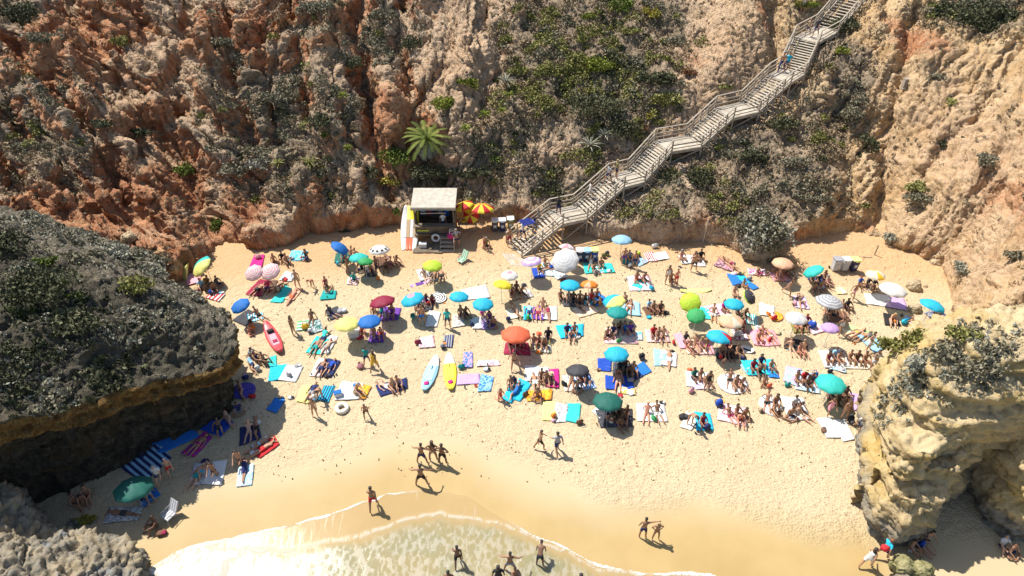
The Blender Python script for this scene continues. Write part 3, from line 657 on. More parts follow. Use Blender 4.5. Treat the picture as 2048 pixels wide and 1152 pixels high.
def scatter(name, V, F, wgt, n, m, label_kind, size=.12, per=12, rad=(.12, .34), seed=1, spread=None):
    r = np.random.RandomState(seed); c = V[F].mean(1); wf = wgt[F].mean(1)
    nrm = np.cross(V[F[:, 2]] - V[F[:, 0]], V[F[:, 3]] - V[F[:, 1]]); ar = np.linalg.norm(nrm, axis=1); up = nrm[:, 2] / (ar + 1e-9)
    clump = .06 + .94 * sstep(-.02, .22, fbm(c[:, 0] * .6, c[:, 1] * .6, c[:, 2] * .6, 3, (seed % 2) * 5 + 5))
    pr = ar * wf * sstep(.15, .5, up) * clump; pr /= pr.sum()
    idx = r.choice(len(c), n, p=pr); C = c[idx]; R_ = rad[0] + (rad[1] - rad[0]) * r.rand(n) ** 2
    v = r.normal(size=(n, per, 3)); v /= np.linalg.norm(v, axis=2, keepdims=True); v[:, :, 2] = np.abs(v[:, :, 2]) * .9
    P = C[:, None] + v * R_[:, None, None] * (.5 + .5 * r.rand(n, per, 1)); P = P.reshape(-1, 3)
    tone = np.repeat(r.rand(n) * .6, per) + r.rand(n * per) * .4
    Q, QF = quads(P, size, 1.8, .4, seed + 3)
    me = npmesh(name, Q, QF, {'tone': np.repeat(tone, 4)}, smooth=False); o = link(name, me, None, MATS[m])
    tag(o, label_kind[0], label_kind[1], None, 'stuff'); return o
cz = CV[:, 2]; CX = CV[:, 0]
okc = sstep(.5, 1.2, cz) * sstep(40, 50, cz * 0 + CV[:, 1] + 12) 
scatter("dry_scrub", CV, CF, okc * (Cscrub ** 1.1 + .03) * (.45 + .55 * sstep(-8, 4, CX)), 15000, 'dry', ("low dry brown scrub and grass covering the cliff slopes", "scrub"), .11, 12, (.10, .36), 3)
scatter("grey_scrub", CV, CF, okc * (Cscrub ** 2 + .015) * (.3 + .6 * sstep(2, -12, CX)), 3200, 'grey', ("low grey brush growing in patches over the cliff slopes", "scrub"), .11, 14, (.14, .45), 4)
gm = np.exp(-((CX - W(1180, 120, 10).x) / 7.5) ** 2) + .15
scatter("green_scrub", CV, CF, okc * Cscrub ** 2 * gm, 420, 'olive', ("olive green low shrubs on the slope left of the stairs", "scrub"), .12, 90, (.35, .85), 5)
scatter("dark_scrub", CV, CF, okc * Cscrub ** 2 * (gm + .02), 110, 'dark', ("dark shrubs between the olive ones on the cliff slopes", "scrub"), .13, 90, (.3, .8), 6)
scatter("grey_shrubs", CV, CF, okc * Cscrub ** 1.5, 520, 'grey', ("rounded grey brown shrubs dotted over the cliff slopes", "scrub"), .12, 80, (.3, .75), 16)
plat = sstep(9.3, 10.2, cz) * sstep(26, 30, CX) * sstep(.6, .9, Cscrub)
scatter("plateau_shrub", CV, CF, plat + 1e-9, 3800, 'dark', ("dense dark green shrub carpet on the clifftop at top right", "shrub carpet"), .15, 14, (.2, .5), 7)
hw = (1 - Hside) * sstep(.5, 2, HV[:, 2]) * (.22 + .9 * sstep(-17.5, -22, HV[:, 0]))
scatter("headland_brush", HV, HF, hw, 700, 'grey', ("matted grey brown brush over the left headland top", "brush"), .12, 26, (.15, .5), 8)
scatter("headland_dry_brush", HV, HF, (1 - Hside) * sstep(.5, 2, HV[:, 2]), 1900, 'silver', ("pale dry grass and twigs over the left headland top", "dry grass"), .10, 18, (.1, .35), 18)
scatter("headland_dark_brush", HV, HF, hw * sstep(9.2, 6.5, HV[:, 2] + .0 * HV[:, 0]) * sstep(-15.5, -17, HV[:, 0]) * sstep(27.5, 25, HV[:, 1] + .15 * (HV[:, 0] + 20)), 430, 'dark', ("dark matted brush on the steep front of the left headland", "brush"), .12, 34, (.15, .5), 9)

SV = np.concatenate([V1]); SN = normals(SV, F1_); c0 = W(1905, 712, 8.4)
tw = np.exp(-(((SV[:, 0] - c0.x) / 2.7) ** 2 + ((SV[:, 1] - c0.y) / 1.25) ** 2)) * sstep(.3, .7, SN[:, 2])
scatter("outcrop_brush", SV, F1_, tw ** 2, 200, 'grey', ("low grey brush over the top of the right rock outcrop", "brush"), .11, 22, (.12, .45), 28)
scatter("outcrop_dry_grass", SV, F1_, tw ** 2, 260, 'silver', ("dry pale grass over the top of the right rock outcrop", "dry grass"), .10, 16, (.1, .3), 29)
BU = [(1200, 140, 32, 27, 'bright', "bright yellow-green round bush in the middle of the scrubby slope"), (1166, 188, 20, 14, 'yellow', "small yellowing bush just below the brightest round bush"),
      (1305, 33, 21, 19, 'yellow', "pale yellow-green round bush near the photo's top edge, above the dark slope"), (1243, 18, 28, 22, 'green', "deep green bush at the top of the scrubby slope"),
      (1178, 36, 17, 13, 'bright', "small light green bush near the top, left of the deep green one"), (1262, 66, 22, 12, 'olive', "flat olive bush under the pale round bush at the top"),
      (1185, 225, 62, 42, 'dark', "wide dark grey-green thicket under the brightest round bush"), (1240, 262, 40, 26, 'dark', "dark thicket patch above the middle of the stairs"),
      (1296, 236, 16, 13, 'yellow', "round ochre-yellow bush left of the stairs"), (1286, 258, 13, 9, 'rust', "rusty brown bush touching the ochre-yellow one"),
      (884, 214, 26, 24, 'bright', "bright green bush just above the big palm"), (932, 166, 25, 12, 'bright', "light green flat bush on pale rock above the palm"),
      (1014, 82, 19, 16, 'olive', "olive bush on the pale rock edge near the top centre"), (1092, 76, 19, 14, 'olive', "olive round bush near the top, right of centre line"),
      (1035, 146, 22, 14, 'olive', "low olive bush in the middle of the brown scrub, above the small palms"), (1082, 112, 21, 17, 'grey', "hollow-looking grey bush in the middle of the upper slope"),
      (1352, 88, 26, 17, 'grey', "grey bush at the left foot of the bare ochre scarp"), (1382, 146, 20, 11, 'rust', "brown bush on the rubble under the ochre scarp"), (1450, 175, 16, 9, 'olive', "small olive bush above the third landing of the stairs"),
      (1335, 205, 34, 20, 'olive', "olive-brown bush left of the upper middle landing"), (1310, 165, 40, 24, 'dark', "dark bush above the olive-brown one beside the stairs"),
      (795, 322, 30, 26, 'green', "dark green bush at the left of the big palm"), (868, 352, 58, 24, 'dark', "dark bushes under the big palm behind the hut roof"), (948, 352, 40, 18, 'dark', "low dark bush behind the red and yellow parasols"),
      (1397, 362, 37, 28, 'dark', "dark bush with light green top below the stairs"), (1404, 343, 18, 9, 'olive', "olive crown of shoots on top of the dark bush below the stairs"),
      (1838, 378, 33, 17, 'olive', "olive bush on the ochre slope at right, upper half of the pair"), (1838, 402, 36, 18, 'grey', "blue-grey bush under the olive one on the ochre slope"), (1970, 330, 22, 24, 'grey', "grey bush on the orange slope at far right"),
      (1786, 482, 24, 17, 'silver', "pale green bush where sand meets the right cliff"), (1600, 12, 45, 13, 'bright', "bright green bush left of the stair top"), (1684, 104, 16, 13, 'bright', "small bright green bush right of the upper stairs"),
      (433, 455, 14, 22, 'green', "green bush in the gully mouth at back left"), (372, 346, 27, 20, 'green', "dark green bush in the orange ravine at left"), (238, 88, 20, 17, 'olive', "olive bush on the red rocks at top left"),
      (45, 42, 55, 30, 'dark', "dark bush mass in the top left corner"), (90, 82, 40, 18, 'grey', "grey bush below the dark mass at top left"), (60, 300, 40, 18, 'grey', "grey bush on the tan slope at far left"), (205, 250, 26, 14, 'dark', "dark bush on the left slope above the red hollow"),
      (270, 272, 34, 18, 'dark', "dark bush above the deep red hollow"), (470, 345, 34, 24, 'grey', "grey bush above the red scar at back left"), (520, 330, 28, 18, 'silver', "pale bush on the spur right of the red scar"), (560, 200, 40, 18, 'grey', "grey bush in the middle of the upper left cliff"),
      (640, 250, 28, 26, 'dark', "dark bush on the central spur left of the red gully"), (700, 130, 34, 24, 'dark', "dark bush at the head of the red gully"), (640, 22, 40, 20, 'grey', "grey bush at the top edge above the red gully"), (770, 40, 34, 22, 'grey', "grey bush at the top edge right of the red gully"),
      (445, 90, 30, 18, 'grey', "grey bush on the ridged cliff at upper left"), (820, 95, 26, 24, 'dark', "dark bush left of the pale bare rock at the top"), (735, 350, 26, 16, 'dark', "dark bush above the sandy foot left of the hut"),
      (782, 366, 26, 15, 'yellow', "yellow-green prickly bush left of the hut roof"), (793, 424, 11, 12, 'green', "small dark green bush between prickly bush and hut"), (1100, 345, 18, 16, 'dark', "small dark bush on the pale slope below the agaves"), (690, 462, 14, 7, 'dark', "small dark plant at the cliff foot behind the blue parasol"),
      (1560, 255, 40, 22, 'dark', "dark bush shaded under the upper stairs"), (1590, 330, 34, 16, 'grey', "grey bush on the tan slope right of the stairs"), (1500, 320, 36, 20, 'dark', "dark bush shaded under the middle stairs"), (1700, 235, 30, 24, 'grey', "grey bush left of the right-hand ravine"),
      (1690, 60, 36, 26, 'dark', "dark bush right of the stair top"), (1480, 395, 30, 14, 'grey', "grey bush up the slope behind the big beach shrub"), (1640, 400, 36, 14, 'grey', "grey bush low on the tan slope at right"), (1735, 300, 22, 30, 'dark', "dark bush on the left wall of the right-hand ravine"),
      (1452, 430, 20, 15, 'grey', "small grey bush left of the big beach shrub"), (1870, 155, 22, 10, 'grey', "grey bush on the upper ochre slope"), (1905, 205, 16, 10, 'olive', "small olive bush on the upper ochre slope"), (1880, 290, 12, 12, 'dark', "small dark bush in the middle of the ochre slope"),
      (2030, 515, 26, 16, 'grey', "grey bush on the right cliff at the photo's edge"), (1925, 545, 26, 20, 'silver', "dry pale bush on the right cliff foot")]
for q in BU: bush(*q)
HB = [(75, 600, 85, 55, 'dark', "big dark bush covering the left end of the headland"), (30, 500, 50, 38, 'dark', "dark bush at the photo's left edge above the big dark bush"), (150, 660, 60, 38, 'dark', "lower dark bush sloping down the headland front"),
      (85, 572, 50, 26, 'green', "green leafy bush in the middle of the dark headland bushes"), (35, 625, 40, 17, 'green', "green bush at the photo's left edge on the headland"), (90, 525, 26, 14, 'green', "small green bush on top of the headland at left"),
      (225, 512, 46, 22, 'silver', "silvery bush on the headland crest by the cliff"), (275, 575, 40, 24, 'olive', "olive bush right of centre on the headland top"), (300, 545, 40, 18, 'silver', "pale bush on the headland's back edge"), (150, 520, 34, 20, 'grey', "grey bush on the headland crest left of the silvery one"),
      (385, 596, 26, 12, 'silver', "dry pale bush near the headland tip"), (150, 595, 26, 12, 'green', "small green bush at the right side of the dark headland bushes")]
for q in HB: bush(*q, bvh=head_bvh, group="bushes on the left headland")
SB = [(1795, 700, 46, 26, 'olive', "olive bush on the left end of the rock outcrop"), (1836, 680, 42, 22, 'olive', "olive bush at the back of the rock outcrop"), (1900, 715, 46, 24, 'grey', "grey bush in the middle of the rock outcrop top"), (1965, 738, 48, 26, 'grey', "grey bush on the outcrop's right shoulder"),
      (1925, 672, 38, 20, 'olive', "olive bush at the outcrop's back right"), (1842, 728, 44, 20, 'silver', "pale dry bush low on the outcrop top")]
for q in SB: bush(*q, bvh=stack_bvh, group="bushes on the rock outcrop")
bush(172, 1040, 22, 11, 'yellow', "yellow-green plant beside the near rock at bottom left", size=.13, bvh=near_bvh, name="plant"); bush(148, 1048, 14, 9, 'silver', "small grey plant beside the yellow-green one at bottom left", size=.12, bvh=near_bvh, name="plant")

def blades(mb_pts, n, L, droop, wdt, seed, up=.55, seg=5):
    r = random.Random(seed); V = []; F = []; T = []
    for k in range(n):
        an = k * 2.39996 + r.uniform(-.2, .2); el = up * (1 - k / n) ** .7 * 1.45 + .05 + r.uniform(-.1, .1); l = L * r.uniform(.8, 1.1)
        dx, dy = math.cos(an), math.sin(an); p = Vector(mb_pts); base = len(V); tone = r.uniform(.1, .9)
        e = el
        for j in range(seg + 1):
            wj = wdt * (math.sin(math.pi * min(.97, (j + .6) / (seg + 1.0))) + .15) * (1 if j < seg else .3)
            sx = Vector((-dy, dx, 0)) * wj * .5
            V += [p - sx + Vector((0, 0, wj * .35)), p + Vector((0, 0, 0)), p + sx + Vector((0, 0, wj * .35))]; T += [tone] * 3
            p = p + Vector((dx * math.cos(e), dy * math.cos(e), math.sin(e))) * (l / seg); e -= droop / seg
        for j in range(seg):
            a = base + j * 3; F += [(a, a + 1, a + 4, a + 3), (a + 1, a + 2, a + 5, a + 4)]
    return V, F, T
def feather(n, L, droop, seed, up=.6):                     # palm fronds made of leaflets
    r = random.Random(seed); V = []; F = []; T = []
    for k in range(n):
        an = k * 2.39996 + r.uniform(-.15, .15); e = up * (1 - k / n) * 1.5 + .02; l = L * r.uniform(.85, 1.08); tone = r.uniform(.1, .9)
        d = Vector((math.cos(an), math.sin(an), 0)); s = Vector((-d.y, d.x, 0)); p = Vector((0, 0, 0)); m = 22
        for j in range(m):
            t = j / m; q = p + (d * math.cos(e) + Vector((0, 0, math.sin(e)))) * (l / m); e -= droop / m
            b = len(V); V += [p - s * .02, p + s * .02, q + s * .02, q - s * .02]; T += [tone] * 4; F.append((b, b + 1, b + 2, b + 3))
            ll = .42 * math.sin(math.pi * (.12 + .83 * t)) * l / 1.7
            for sg in (-1, 1):
                tip = p + (s * sg * .45 + (q - p).normalized() * .95) * ll + Vector((0, 0, -.12 * ll))
                w_ = (q - p).normalized() * .06; b = len(V); V += [p, p + w_ * 1.2, tip + w_ * .4, tip]; T += [min(1, tone + .2)] * 4; F.append((b, b + 1, b + 2, b + 3))
            p = q
    return V, F, T
def palm(px, py, trunk, label):
    p = onland(px, py + 28); e = empty("palm_tree", (p.x, p.y, p.z - .1), 0, label, "palm tree")
    mb = MB(); zz = 0
    for k in range(12): mb.bar((0, 0, zz), (0, 0, zz + trunk / 12 + .02), .24 if k % 2 else .2, 9, .2); zz += trunk / 12
    mb.build("trunk", BARK, e)
    V, F, T = feather(44, 2.15, 1.25, 3, .78); V = [v + Vector((0, 0, trunk)) for v in V]
    me = npmesh("crown", [tuple(v) for v in V], F, {'tone': T}, False); link("crown", me, e, MATS['green'])
    V, F, T = feather(20, 1.9, 2.3, 9, .1); V = [v + Vector((0, 0, trunk - .15)) for v in V]
    link("dead_fronds", npmesh("dead_fronds", [tuple(v) for v in V], F, {'tone': T}, False), e, MATS['silver'])
palm(857, 282, 1.4, "big feather-leaved palm on the slope above the hut")
def yucca(px, py, L, h, lean, m, label):
    p = onland(px, py + 8); e = empty("yucca", (p.x, p.y, p.z - .1), 0, label, "yucca", "small spiky plants on the slope")
    mb = MB(); top = Vector((lean, -.1, h)); mb.tube([(0, 0, 0), (lean * .3, 0, h * .5), top], .06, 6); mb.build("trunk", MATS['bark'], e)
    V, F, T = blades(top, 26, L, .9, .08, int(px), .75); link("crown", npmesh("crown", [tuple(v) for v in V], F, {'tone': T}, False), e, MATS[m])
for q in [(947, 186, .6, .9, .1, 'bright', "bright spiky yucca at the left of the upper slope plants"), (965, 240, .6, .9, .2, 'bright', "bright spiky yucca right of the palm, middle of the row"), (930, 268, .6, .9, .1, 'bright', "bright yucca close to the palm's right fronds"),
          (1018, 199, .5, .8, 0, 'bright', "small bright yucca above another in the scrub"), (1015, 230, .5, .8, -.4, 'bright', "small bright yucca with a curved pale stem"), (990, 318, .6, .4, 0, 'green', "low green yucca above the parasols by the hut"),
          (1178, 292, 1.15, .5, 0, 'silver', "large pale agave left of the stairs"), (1208, 270, .8, .4, 0, 'silver', "smaller pale agave beside the large one"), (686, 200, .5, .8, .1, 'bright', "bright yucca high on the central spur"),
          (640, 278, .5, .7, .5, 'bright', "leaning yucca on the dark spur"), (706, 300, .5, .6, -.3, 'bright', "leaning yucca lower on the spur by the red gully"), (622, 328, .9, .5, 0, 'olive', "wide olive agave at the bottom of the dark spur"), (558, 325, .7, .3, 0, 'olive', "olive agave above the back left sand"),
          (1012, 168, .9, .6, 0, 'silver', "pale agave on the scrub edge above the small yuccas")]: yucca(*q)

# big shrub on its own grey rock, on the beach edge
def boulder(px, py, wdt, dep, hgt, m, label, z=0.0, seed=1, name="boulder", bvh=None, rot=0):
    p = W(px, py, z); n = 26
    mb = bmesh.new(); bmesh.ops.create_icosphere(mb, subdivisions=5, radius=1.0); me = bpy.data.meshes.new(name); mb.to_mesh(me); mb.free()
    V = np.empty(len(me.vertices) * 3, np.float32); me.vertices.foreach_get('co', V); V = V.reshape(-1, 3).astype(float)
    D = 1 + .22 * blocks(V[:, 0] * 1.6 + seed, V[:, 1] * 1.6, V[:, 2] * 1.6, seed) + .25 * fbm(V[:, 0] * 1.3 + seed, V[:, 1] * 1.3, V[:, 2] * 1.3, 3, seed) + .12 * fbm(V[:, 0] * 5, V[:, 1] * 5, V[:, 2] * 5, 3, seed)
    V = V * D[:, None] * np.array([wdt / 2, dep / 2, hgt * .62]); V[:, 2] += hgt * .35
    me.vertices.foreach_set('co', V.astype(np.float32).ravel()); me.polygons.foreach_set('use_smooth', [True] * len(me.polygons)); me.update()
    o = link(name, me, None, m); o.location = (p.x, p.y, z - .08); o.rotation_euler = (0, 0, R(rot)); tag(o, label, "boulder"); return o
LM = MATS['limestone']
def rockmat(name, c0, c1):
    b = NB(name); co = b.coord(); n = b.noise(co, 3, 6, .65); n3 = b.noise(co, 12, 4, .7)
    c = b.mix(b.rng(n, .35, .65), c0, c1); c = b.mix(b.rng(n3, .58, .75, 0, .7), c, tuple(q * .45 for q in c0))
    b.l(c, b.b.inputs["Base Color"]); b.b.inputs["Roughness"].default_value = .9; b.l(b.bump(n3, .7, .06, b.bump(n, .5, .15)), b.b.inputs["Normal"]); return b.m
ROCK = rockmat('boulder_stone', (.42, .32, .19), (.58, .46, .29)); GROCK = rockmat('grey_stone', (.20, .17, .12), (.40, .34, .25)); MOSS = rockmat('mossy_stone', (.20, .19, .07), (.42, .37, .19)); OROCK = rockmat('orange_stone', (.42, .22, .10), (.58, .38, .20))
boulder(1512, 512, 3.1, 2.4, 2.6, GROCK, "grey fluted rock carrying the big shrub at the back of the beach", seed=5)
e = empty("shrub", tuple(W(1518, 492, .9)), 0, "large grey-green shrub standing on a grey rock at the back of the beach", "shrub")
link("foliage", bushmesh("foliage", 2.0, 1.75, 2.7, 4200, 77, .15, 12, 'grey'), e); f2 = link("shoots", bushmesh("shoots", 1.95, 1.7, 2.85, 1100, 78, .14, 12, 'silver'), e)
mb = MB()
for k in range(9):
    an = k * .7; mb.bar((0, 0, -.7), (math.cos(an) * 1.1, math.sin(an) * 1.0, 1.2), .07, 6, .03)
mb.build("trunk", BARK, e)
boulder(1826, 578, 1.0, .9, .9, ROCK, "rounded sandy boulder right of the white parasol", seed=11)
boulder(1826, 622, .9, .8, .7, ROCK, "flat-topped pale boulder below the sandy one, by the lilac mat", seed=12)
boulder(1568, 530, 1.7, 1.3, .8, OROCK, "orange boulder beside the big shrub", seed=13)
boulder(1800, 1135, 1.1, .9, .9, MOSS, "mossy rock at the shade edge near the bottom right", seed=14); boulder(1838, 1143, 1.2, .9, .7, MOSS, "second mossy rock touching it, nearer the shade", seed=15)
boulder(1805, 1158, .9, .6, .4, GROCK, "low rock cut by the photo's bottom edge", seed=16)
for i, (a, b_, s, lb) in enumerate([(1440, 500, .7, "left of the big shrub's rock"), (1424, 492, .5, "at the cliff foot near the leaning pole"), (1550, 545, .6, "under the big shrub's right side"), (1600, 488, .6, "at the foot of the tan slope"), (1640, 483, .5, "in the rubble behind the cyan parasol"), (1870, 530, .7, "at the foot of the orange cliff"),
                                  (320, 515, .9, "high in the rubble above the headland"), (260, 480, .8, "in the pale rubble at left"), (345, 540, .6, "low in the rubble above the headland tip"), (1850, 575, .35, "alone on the sand near the right cliff"), (1385, 500, .6, "where the pole stands"), (560, 500, .5, "by the back left cliff foot"), (740, 470, .4, "on the sand left of the hut")]):
    p = onland(a, b_); o = boulder(a, b_, s * 1.2, s, s * .8, ROCK if i % 2 else OROCK, ("tan" if i % 2 else "orange") + " rock " + lb, seed=30 + i); o.location = (p.x, p.y, p.z - .05); o["group"] = "fallen rocks"

# ---------------------------------------------------------------- stairs
def wood(name, c0, c1):
    b = NB(name); co = b.coord(); n = b.noise(co, 1.5, 5, .6); n2 = b.noise(b.coord("Object", (8, 8, 8)), 3, 4, .7)
    c = b.mix(b.rng(n, .3, .7), c0, c1); c = b.mix(b.rng(n2, .55, .75, 0, .5), c, tuple(q * .5 for q in c0))
    b.l(c, b.b.inputs["Base Color"]); b.b.inputs["Roughness"].default_value = .85; b.l(b.bump(n2, .3, .02), b.b.inputs["Normal"]); MATS[name] = b.m; return b.m
WD = wood('weathered_wood', (.38, .33, .26), (.56, .50, .405)); WR = wood('rail_wood', (.32, .27, .21), (.45, .39, .31)); WG = wood('dark_wood', (.12, .09, .06), (.22, .17, .12))
stairs = empty("staircase", tuple(STAIR[0]), 0, "long grey wooden staircase with railings climbing the cliff from the beach", "staircase")
off = Vector(STAIR[0]); SW = 1.95
str_mb = MB(); railpts = {-1: [], 1: []}; ntread = 0; posts = []
def loc(v): return Vector(v) - off
dirs = []
for i in range(len(STAIR) - 1):
    d = STAIR[i + 1] - STAIR[i]; d.z = 0; dirs.append(d.normalized())
def side_at(i):
    a = dirs[max(0, i - 1)]; c = dirs[min(len(dirs) - 1, i)]; m = (a + c).normalized(); return Vector((m.y, -m.x, 0))
for i in range(len(STAIR) - 1):
    a, c = STAIR[i], STAIR[i + 1]; s0, s1 = side_at(i), side_at(i + 1); flat = abs(c.z - a.z) < .05
    if not flat:
        n = 13 if i < len(STAIR) - 2 else 6
        for k in range(n):
            t = (k + .5) / n; p = a.lerp(c, t); s = s0.lerp(s1, t)
            mb = MB(); mb.plank(loc(p - s * SW / 2), loc(p + s * SW / 2), .20, .05); mb.build("tread", WD, stairs); ntread += 1
    else:
        n = 6; dd = (c - a)
        for k in range(n):
            f = (k + .5) / n - .5; mb = MB(); mb.plank(loc(a + s0 * SW * f - dirs[i] * .12), loc(c + s1 * SW * f + dirs[i] * .12), SW / n - .025, .05); mb.build("deck_board", WD, stairs)
    for sg in (-1, 1):
        str_mb.plank(loc(a + s0 * sg * (SW / 2 + .03) - Vector((0, 0, .12))), loc(c + s1 * sg * (SW / 2 + .03) - Vector((0, 0, .12))), .07, .26)
str_mb.build("stringer", WD, stairs)
for sg in (-1, 1):
    pts = [STAIR[i] + side_at(i) * sg * (SW / 2 + .1) for i in range(len(STAIR))]
    for h, nm, wd, th in ((1.0, "handrail", .10, .05), (.55, "middle_rail", .04, .11), (.25, "lower_rail", .035, .08)):
        mb = MB()
        for a, c in zip(pts[:-1], pts[1:]): mb.plank(loc(a + Vector((0, 0, h))), loc(c + Vector((0, 0, h))), wd, th)
        mb.build(nm, WR, stairs)
    for i in range(len(pts) - 1):
        a, c = pts[i], pts[i + 1]; n = 4 if abs(c.z - a.z) > .05 else 1
        for k in range(n):
            p = a.lerp(c, k / n); g = min(drop(p.x, p.y), p.z - .3)
            mb = MB(); mb.box(loc(Vector((p.x, p.y, (p.z + 1.0 + g - .2) / 2))), (.10, .10, p.z + 1.0 - g + .2)); mb.build("post", WR, stairs)
            if sg == 1 and k < 2:
                q = a.lerp(c, (k + 1) / n); mb = MB(); mb.plank(loc(Vector((p.x, p.y, g + .1))), loc(q + Vector((0, 0, -.2))), .05, .09); mb.build("brace", WR, stairs)
# fallen fence stakes on the slopes
def stake(px, py, l, lean, label, m=WR):
    p = onland(px, py); o = MB().bar((0, 0, -.2), (lean[0], lean[1], l), .05, 6).build("wooden_post", m); o.location = p; tag(o, label, "post")
stake(1404, 492, 2.3, (.1, .2), "pale post standing at the cliff foot left of the big shrub", mat('pale_wood', (.6, .52, .4)))
p0 = W(1208, 468, 0)
o = MB().bar((0, 0, 0), (0, 0, 1.9), .07, 8).box((0, 0, 1.95), (.2, .2, .1)).build("wooden_post", WR); o.location = (p0.x, p0.y, 0); tag(o, "short grey post under the stairs beside the light blue parasol", "post")
stake(1748, 512, 1.0, (0, 0), "short pale post at the end of the beam by the right bins")
o = MB().plank((-.02, 0, .06), (1.45, -.18, .06), .12, .12).build("wooden_beam", WG); o.location = W(1703, 515); tag(o, "dark beam lying on the sand behind the right bins", "beam")
o = MB().plank((0, 0, .05), (1.7, -.1, .05), .12, .1).build("wooden_beam", WR); o.location = W(1632, 556); o.location = W(1440, 545); 
bpy.data.objects.remove(o)
ramp = empty("boardwalk", tuple(W(1022, 520)), 0, "short run of wide planks leading onto the foot of the stairs", "boardwalk")
for k in range(6):
    q = MB().plank((-.62 + k * .235, .68 - k * .02, .07), (.12 + k * .235, -.75 - k * .02, .06), .17, .05).build("plank", WD, ramp)
# tank and sign things on the scarp above
box_ = empty("junction_box", tuple(onland(1808, 178)), 0, "narrow wooden frame box standing in the right ravine", "box")
MB().box((0, 0, .45), (.5, .4, .9)).build("frame", WR, box_); MB().box((0, -.22, .1), (.7, .1, .12)).build("sill", WD, box_)
# ---------------------------------------------------------------- people
def person_mesh(key, sp):
    """one continuous skin surface grown on a jointed skeleton; returns body mesh and the bone of every face"""
    p = Vector(sp['p']); u = Vector(sp['u']).normalized(); f = Vector(sp['f']); f = (f - u * f.dot(u)).normalized(); r = f.cross(u)
    hu = Vector(sp.get('head', u)).normalized(); fem = sp.get('fem', 0)
    P = []; Rr = []; E = []; B = []
    def v(co, rx, ry=None, par=None, bone=None):
        P.append(Vector(co)); Rr.append((rx, ry or rx)); i = len(P) - 1
        if par is not None: E.append((par, i)); B.append((bone, P[par].copy(), P[i].copy()))
        return i
    w_, h_ = (.135, .155) if not fem else (.118, .165)
    pel = v(p, h_ * .95, .105); wa = v(p + u * .17, w_ * .88, .09, pel, 'pelvis'); ch = v(p + u * .37, w_ * 1.1, .105, wa, 'torso'); nb = v(p + u * .50, .085, .065, ch, 'chest')
    nk = v(p + u * .56, .05, .05, nb, 'neck'); c0 = p + u * .56
    hd = v(c0 + hu * .11 + f * .015, .086, .096, nk, 'head'); tp = v(c0 + hu * .205 + f * .01, .062, .072, hd, 'head')
    v(P[hd] + f * .095 - hu * .005, .018, .018, hd, 'nose')
    for s in (-1, 1): v(P[hd] + r * s * .085, .012, .02, hd, 'ear')
    for s, (d1, d2), (t1, t2, ft) in zip((-1, 1), sp['arms'], sp['legs']):
        def D(d): d = Vector(d); return Vector((d.x * s, d.y, d.z)).normalized()
        sh = v(P[ch] + u * .075 + r * s * (.175 if not fem else .155), .056, .056, ch, 'chest')
        el = v(P[sh] + D(d1) * .28, .040, .040, sh, 'uarm'); wr = v(P[el] + D(d2) * .245, .026, .022, el, 'farm')
        k = D(d2); sd_ = k.cross(f); sd_ = sd_.normalized() if sd_.length > .1 else r
        pm = v(P[wr] + k * .07, .034, .018, wr, 'hand'); cu = (k * .8 + f * .5).normalized()
        for j, ln in enumerate((.062, .075, .08, .07)):
            a = v(P[pm] + sd_ * (j - 1.5) * .021 * 1.0 + k * .035, .009, .009, pm, 'hand'); v(P[a] + cu * ln * .8, .0075, .0075, a, 'hand')
        a = v(P[wr] + sd_ * .036 + k * .04, .011, .011, wr, 'hand'); v(P[a] + (sd_ * .6 + k * .8) * .045, .009, .009, a, 'hand')
        hp = v(p - u * .06 + r * s * .088, .092 if not fem else .096, .092, pel, 'hip')
        kn = v(P[hp] + D(t1) * .41, .058, .058, hp, 'thigh'); an = v(P[kn] + D(t2) * .40, .036, .036, kn, 'shin')
        cf = v(P[kn] + D(t2) * .13, .056, .056); E.pop if False else None
        E[:] = [e for e in E if e != (kn, an)]; E.append((kn, cf)); E.append((cf, an))
        hl_ = P[an] - D(ft) * .03
        v(P[an] + D(ft) * .15, .034, .024, an, 'foot')
    bm = bmesh.new(); L = bm.verts.layers.skin.verify(); vs = []
    for c, (a, b_) in zip(P, Rr):
        q = bm.verts.new(c); q[L].radius = (a, b_); vs.append(q)
    vs[0][L].use_root = True
    for a, b_ in E: bm.edges.new((vs[a], vs[b_]))
    me = bpy.data.meshes.new(key); bm.to_mesh(me); bm.free()
    o = bpy.data.objects.new(key, me); col.objects.link(o)
    md = o.modifiers.new("s", 'SKIN'); md.use_smooth_shade = True
    md = o.modifiers.new("u", 'SUBSURF'); md.levels = 2; md.render_levels = 2
    dg = bpy.context.evaluated_depsgraph_get(); dg.update()
    me2 = bpy.data.meshes.new_from_object(o.evaluated_get(dg)); bpy.data.objects.remove(o)
    V = np.empty(len(me2.vertices) * 3, np.float32); me2.vertices.foreach_get('co', V); V = V.reshape(-1, 3).astype(float)
    Nn = np.empty(len(me2.vertices) * 3, np.float32); me2.vertices.foreach_get('normal', Nn); Nn = Nn.reshape(-1, 3)
    best = np.full(len(V), 1e9); bid = np.zeros(len(V), int); bt = np.zeros(len(V)); names = [b_[0] for b_ in B]
    for i, (nm, a, b_) in enumerate(B):
        a = np.array(a); e_ = np.array(b_) - a; t = np.clip(((V - a) @ e_) / (e_ @ e_ + 1e-9), 0, 1)
        d = np.linalg.norm(V - a - t[:, None] * e_, axis=1) - (.02 if nm in ('pelvis', 'torso', 'chest') else 0)
        m = d < best; best = np.where(m, d, best); bid = np.where(m, i, bid); bt = np.where(m, t, bt)
    bn = np.array(names)[bid]; hc_ = V - np.array(P[hd]); hf = hc_ @ np.array(f); hh = hc_ @ np.array(hu)
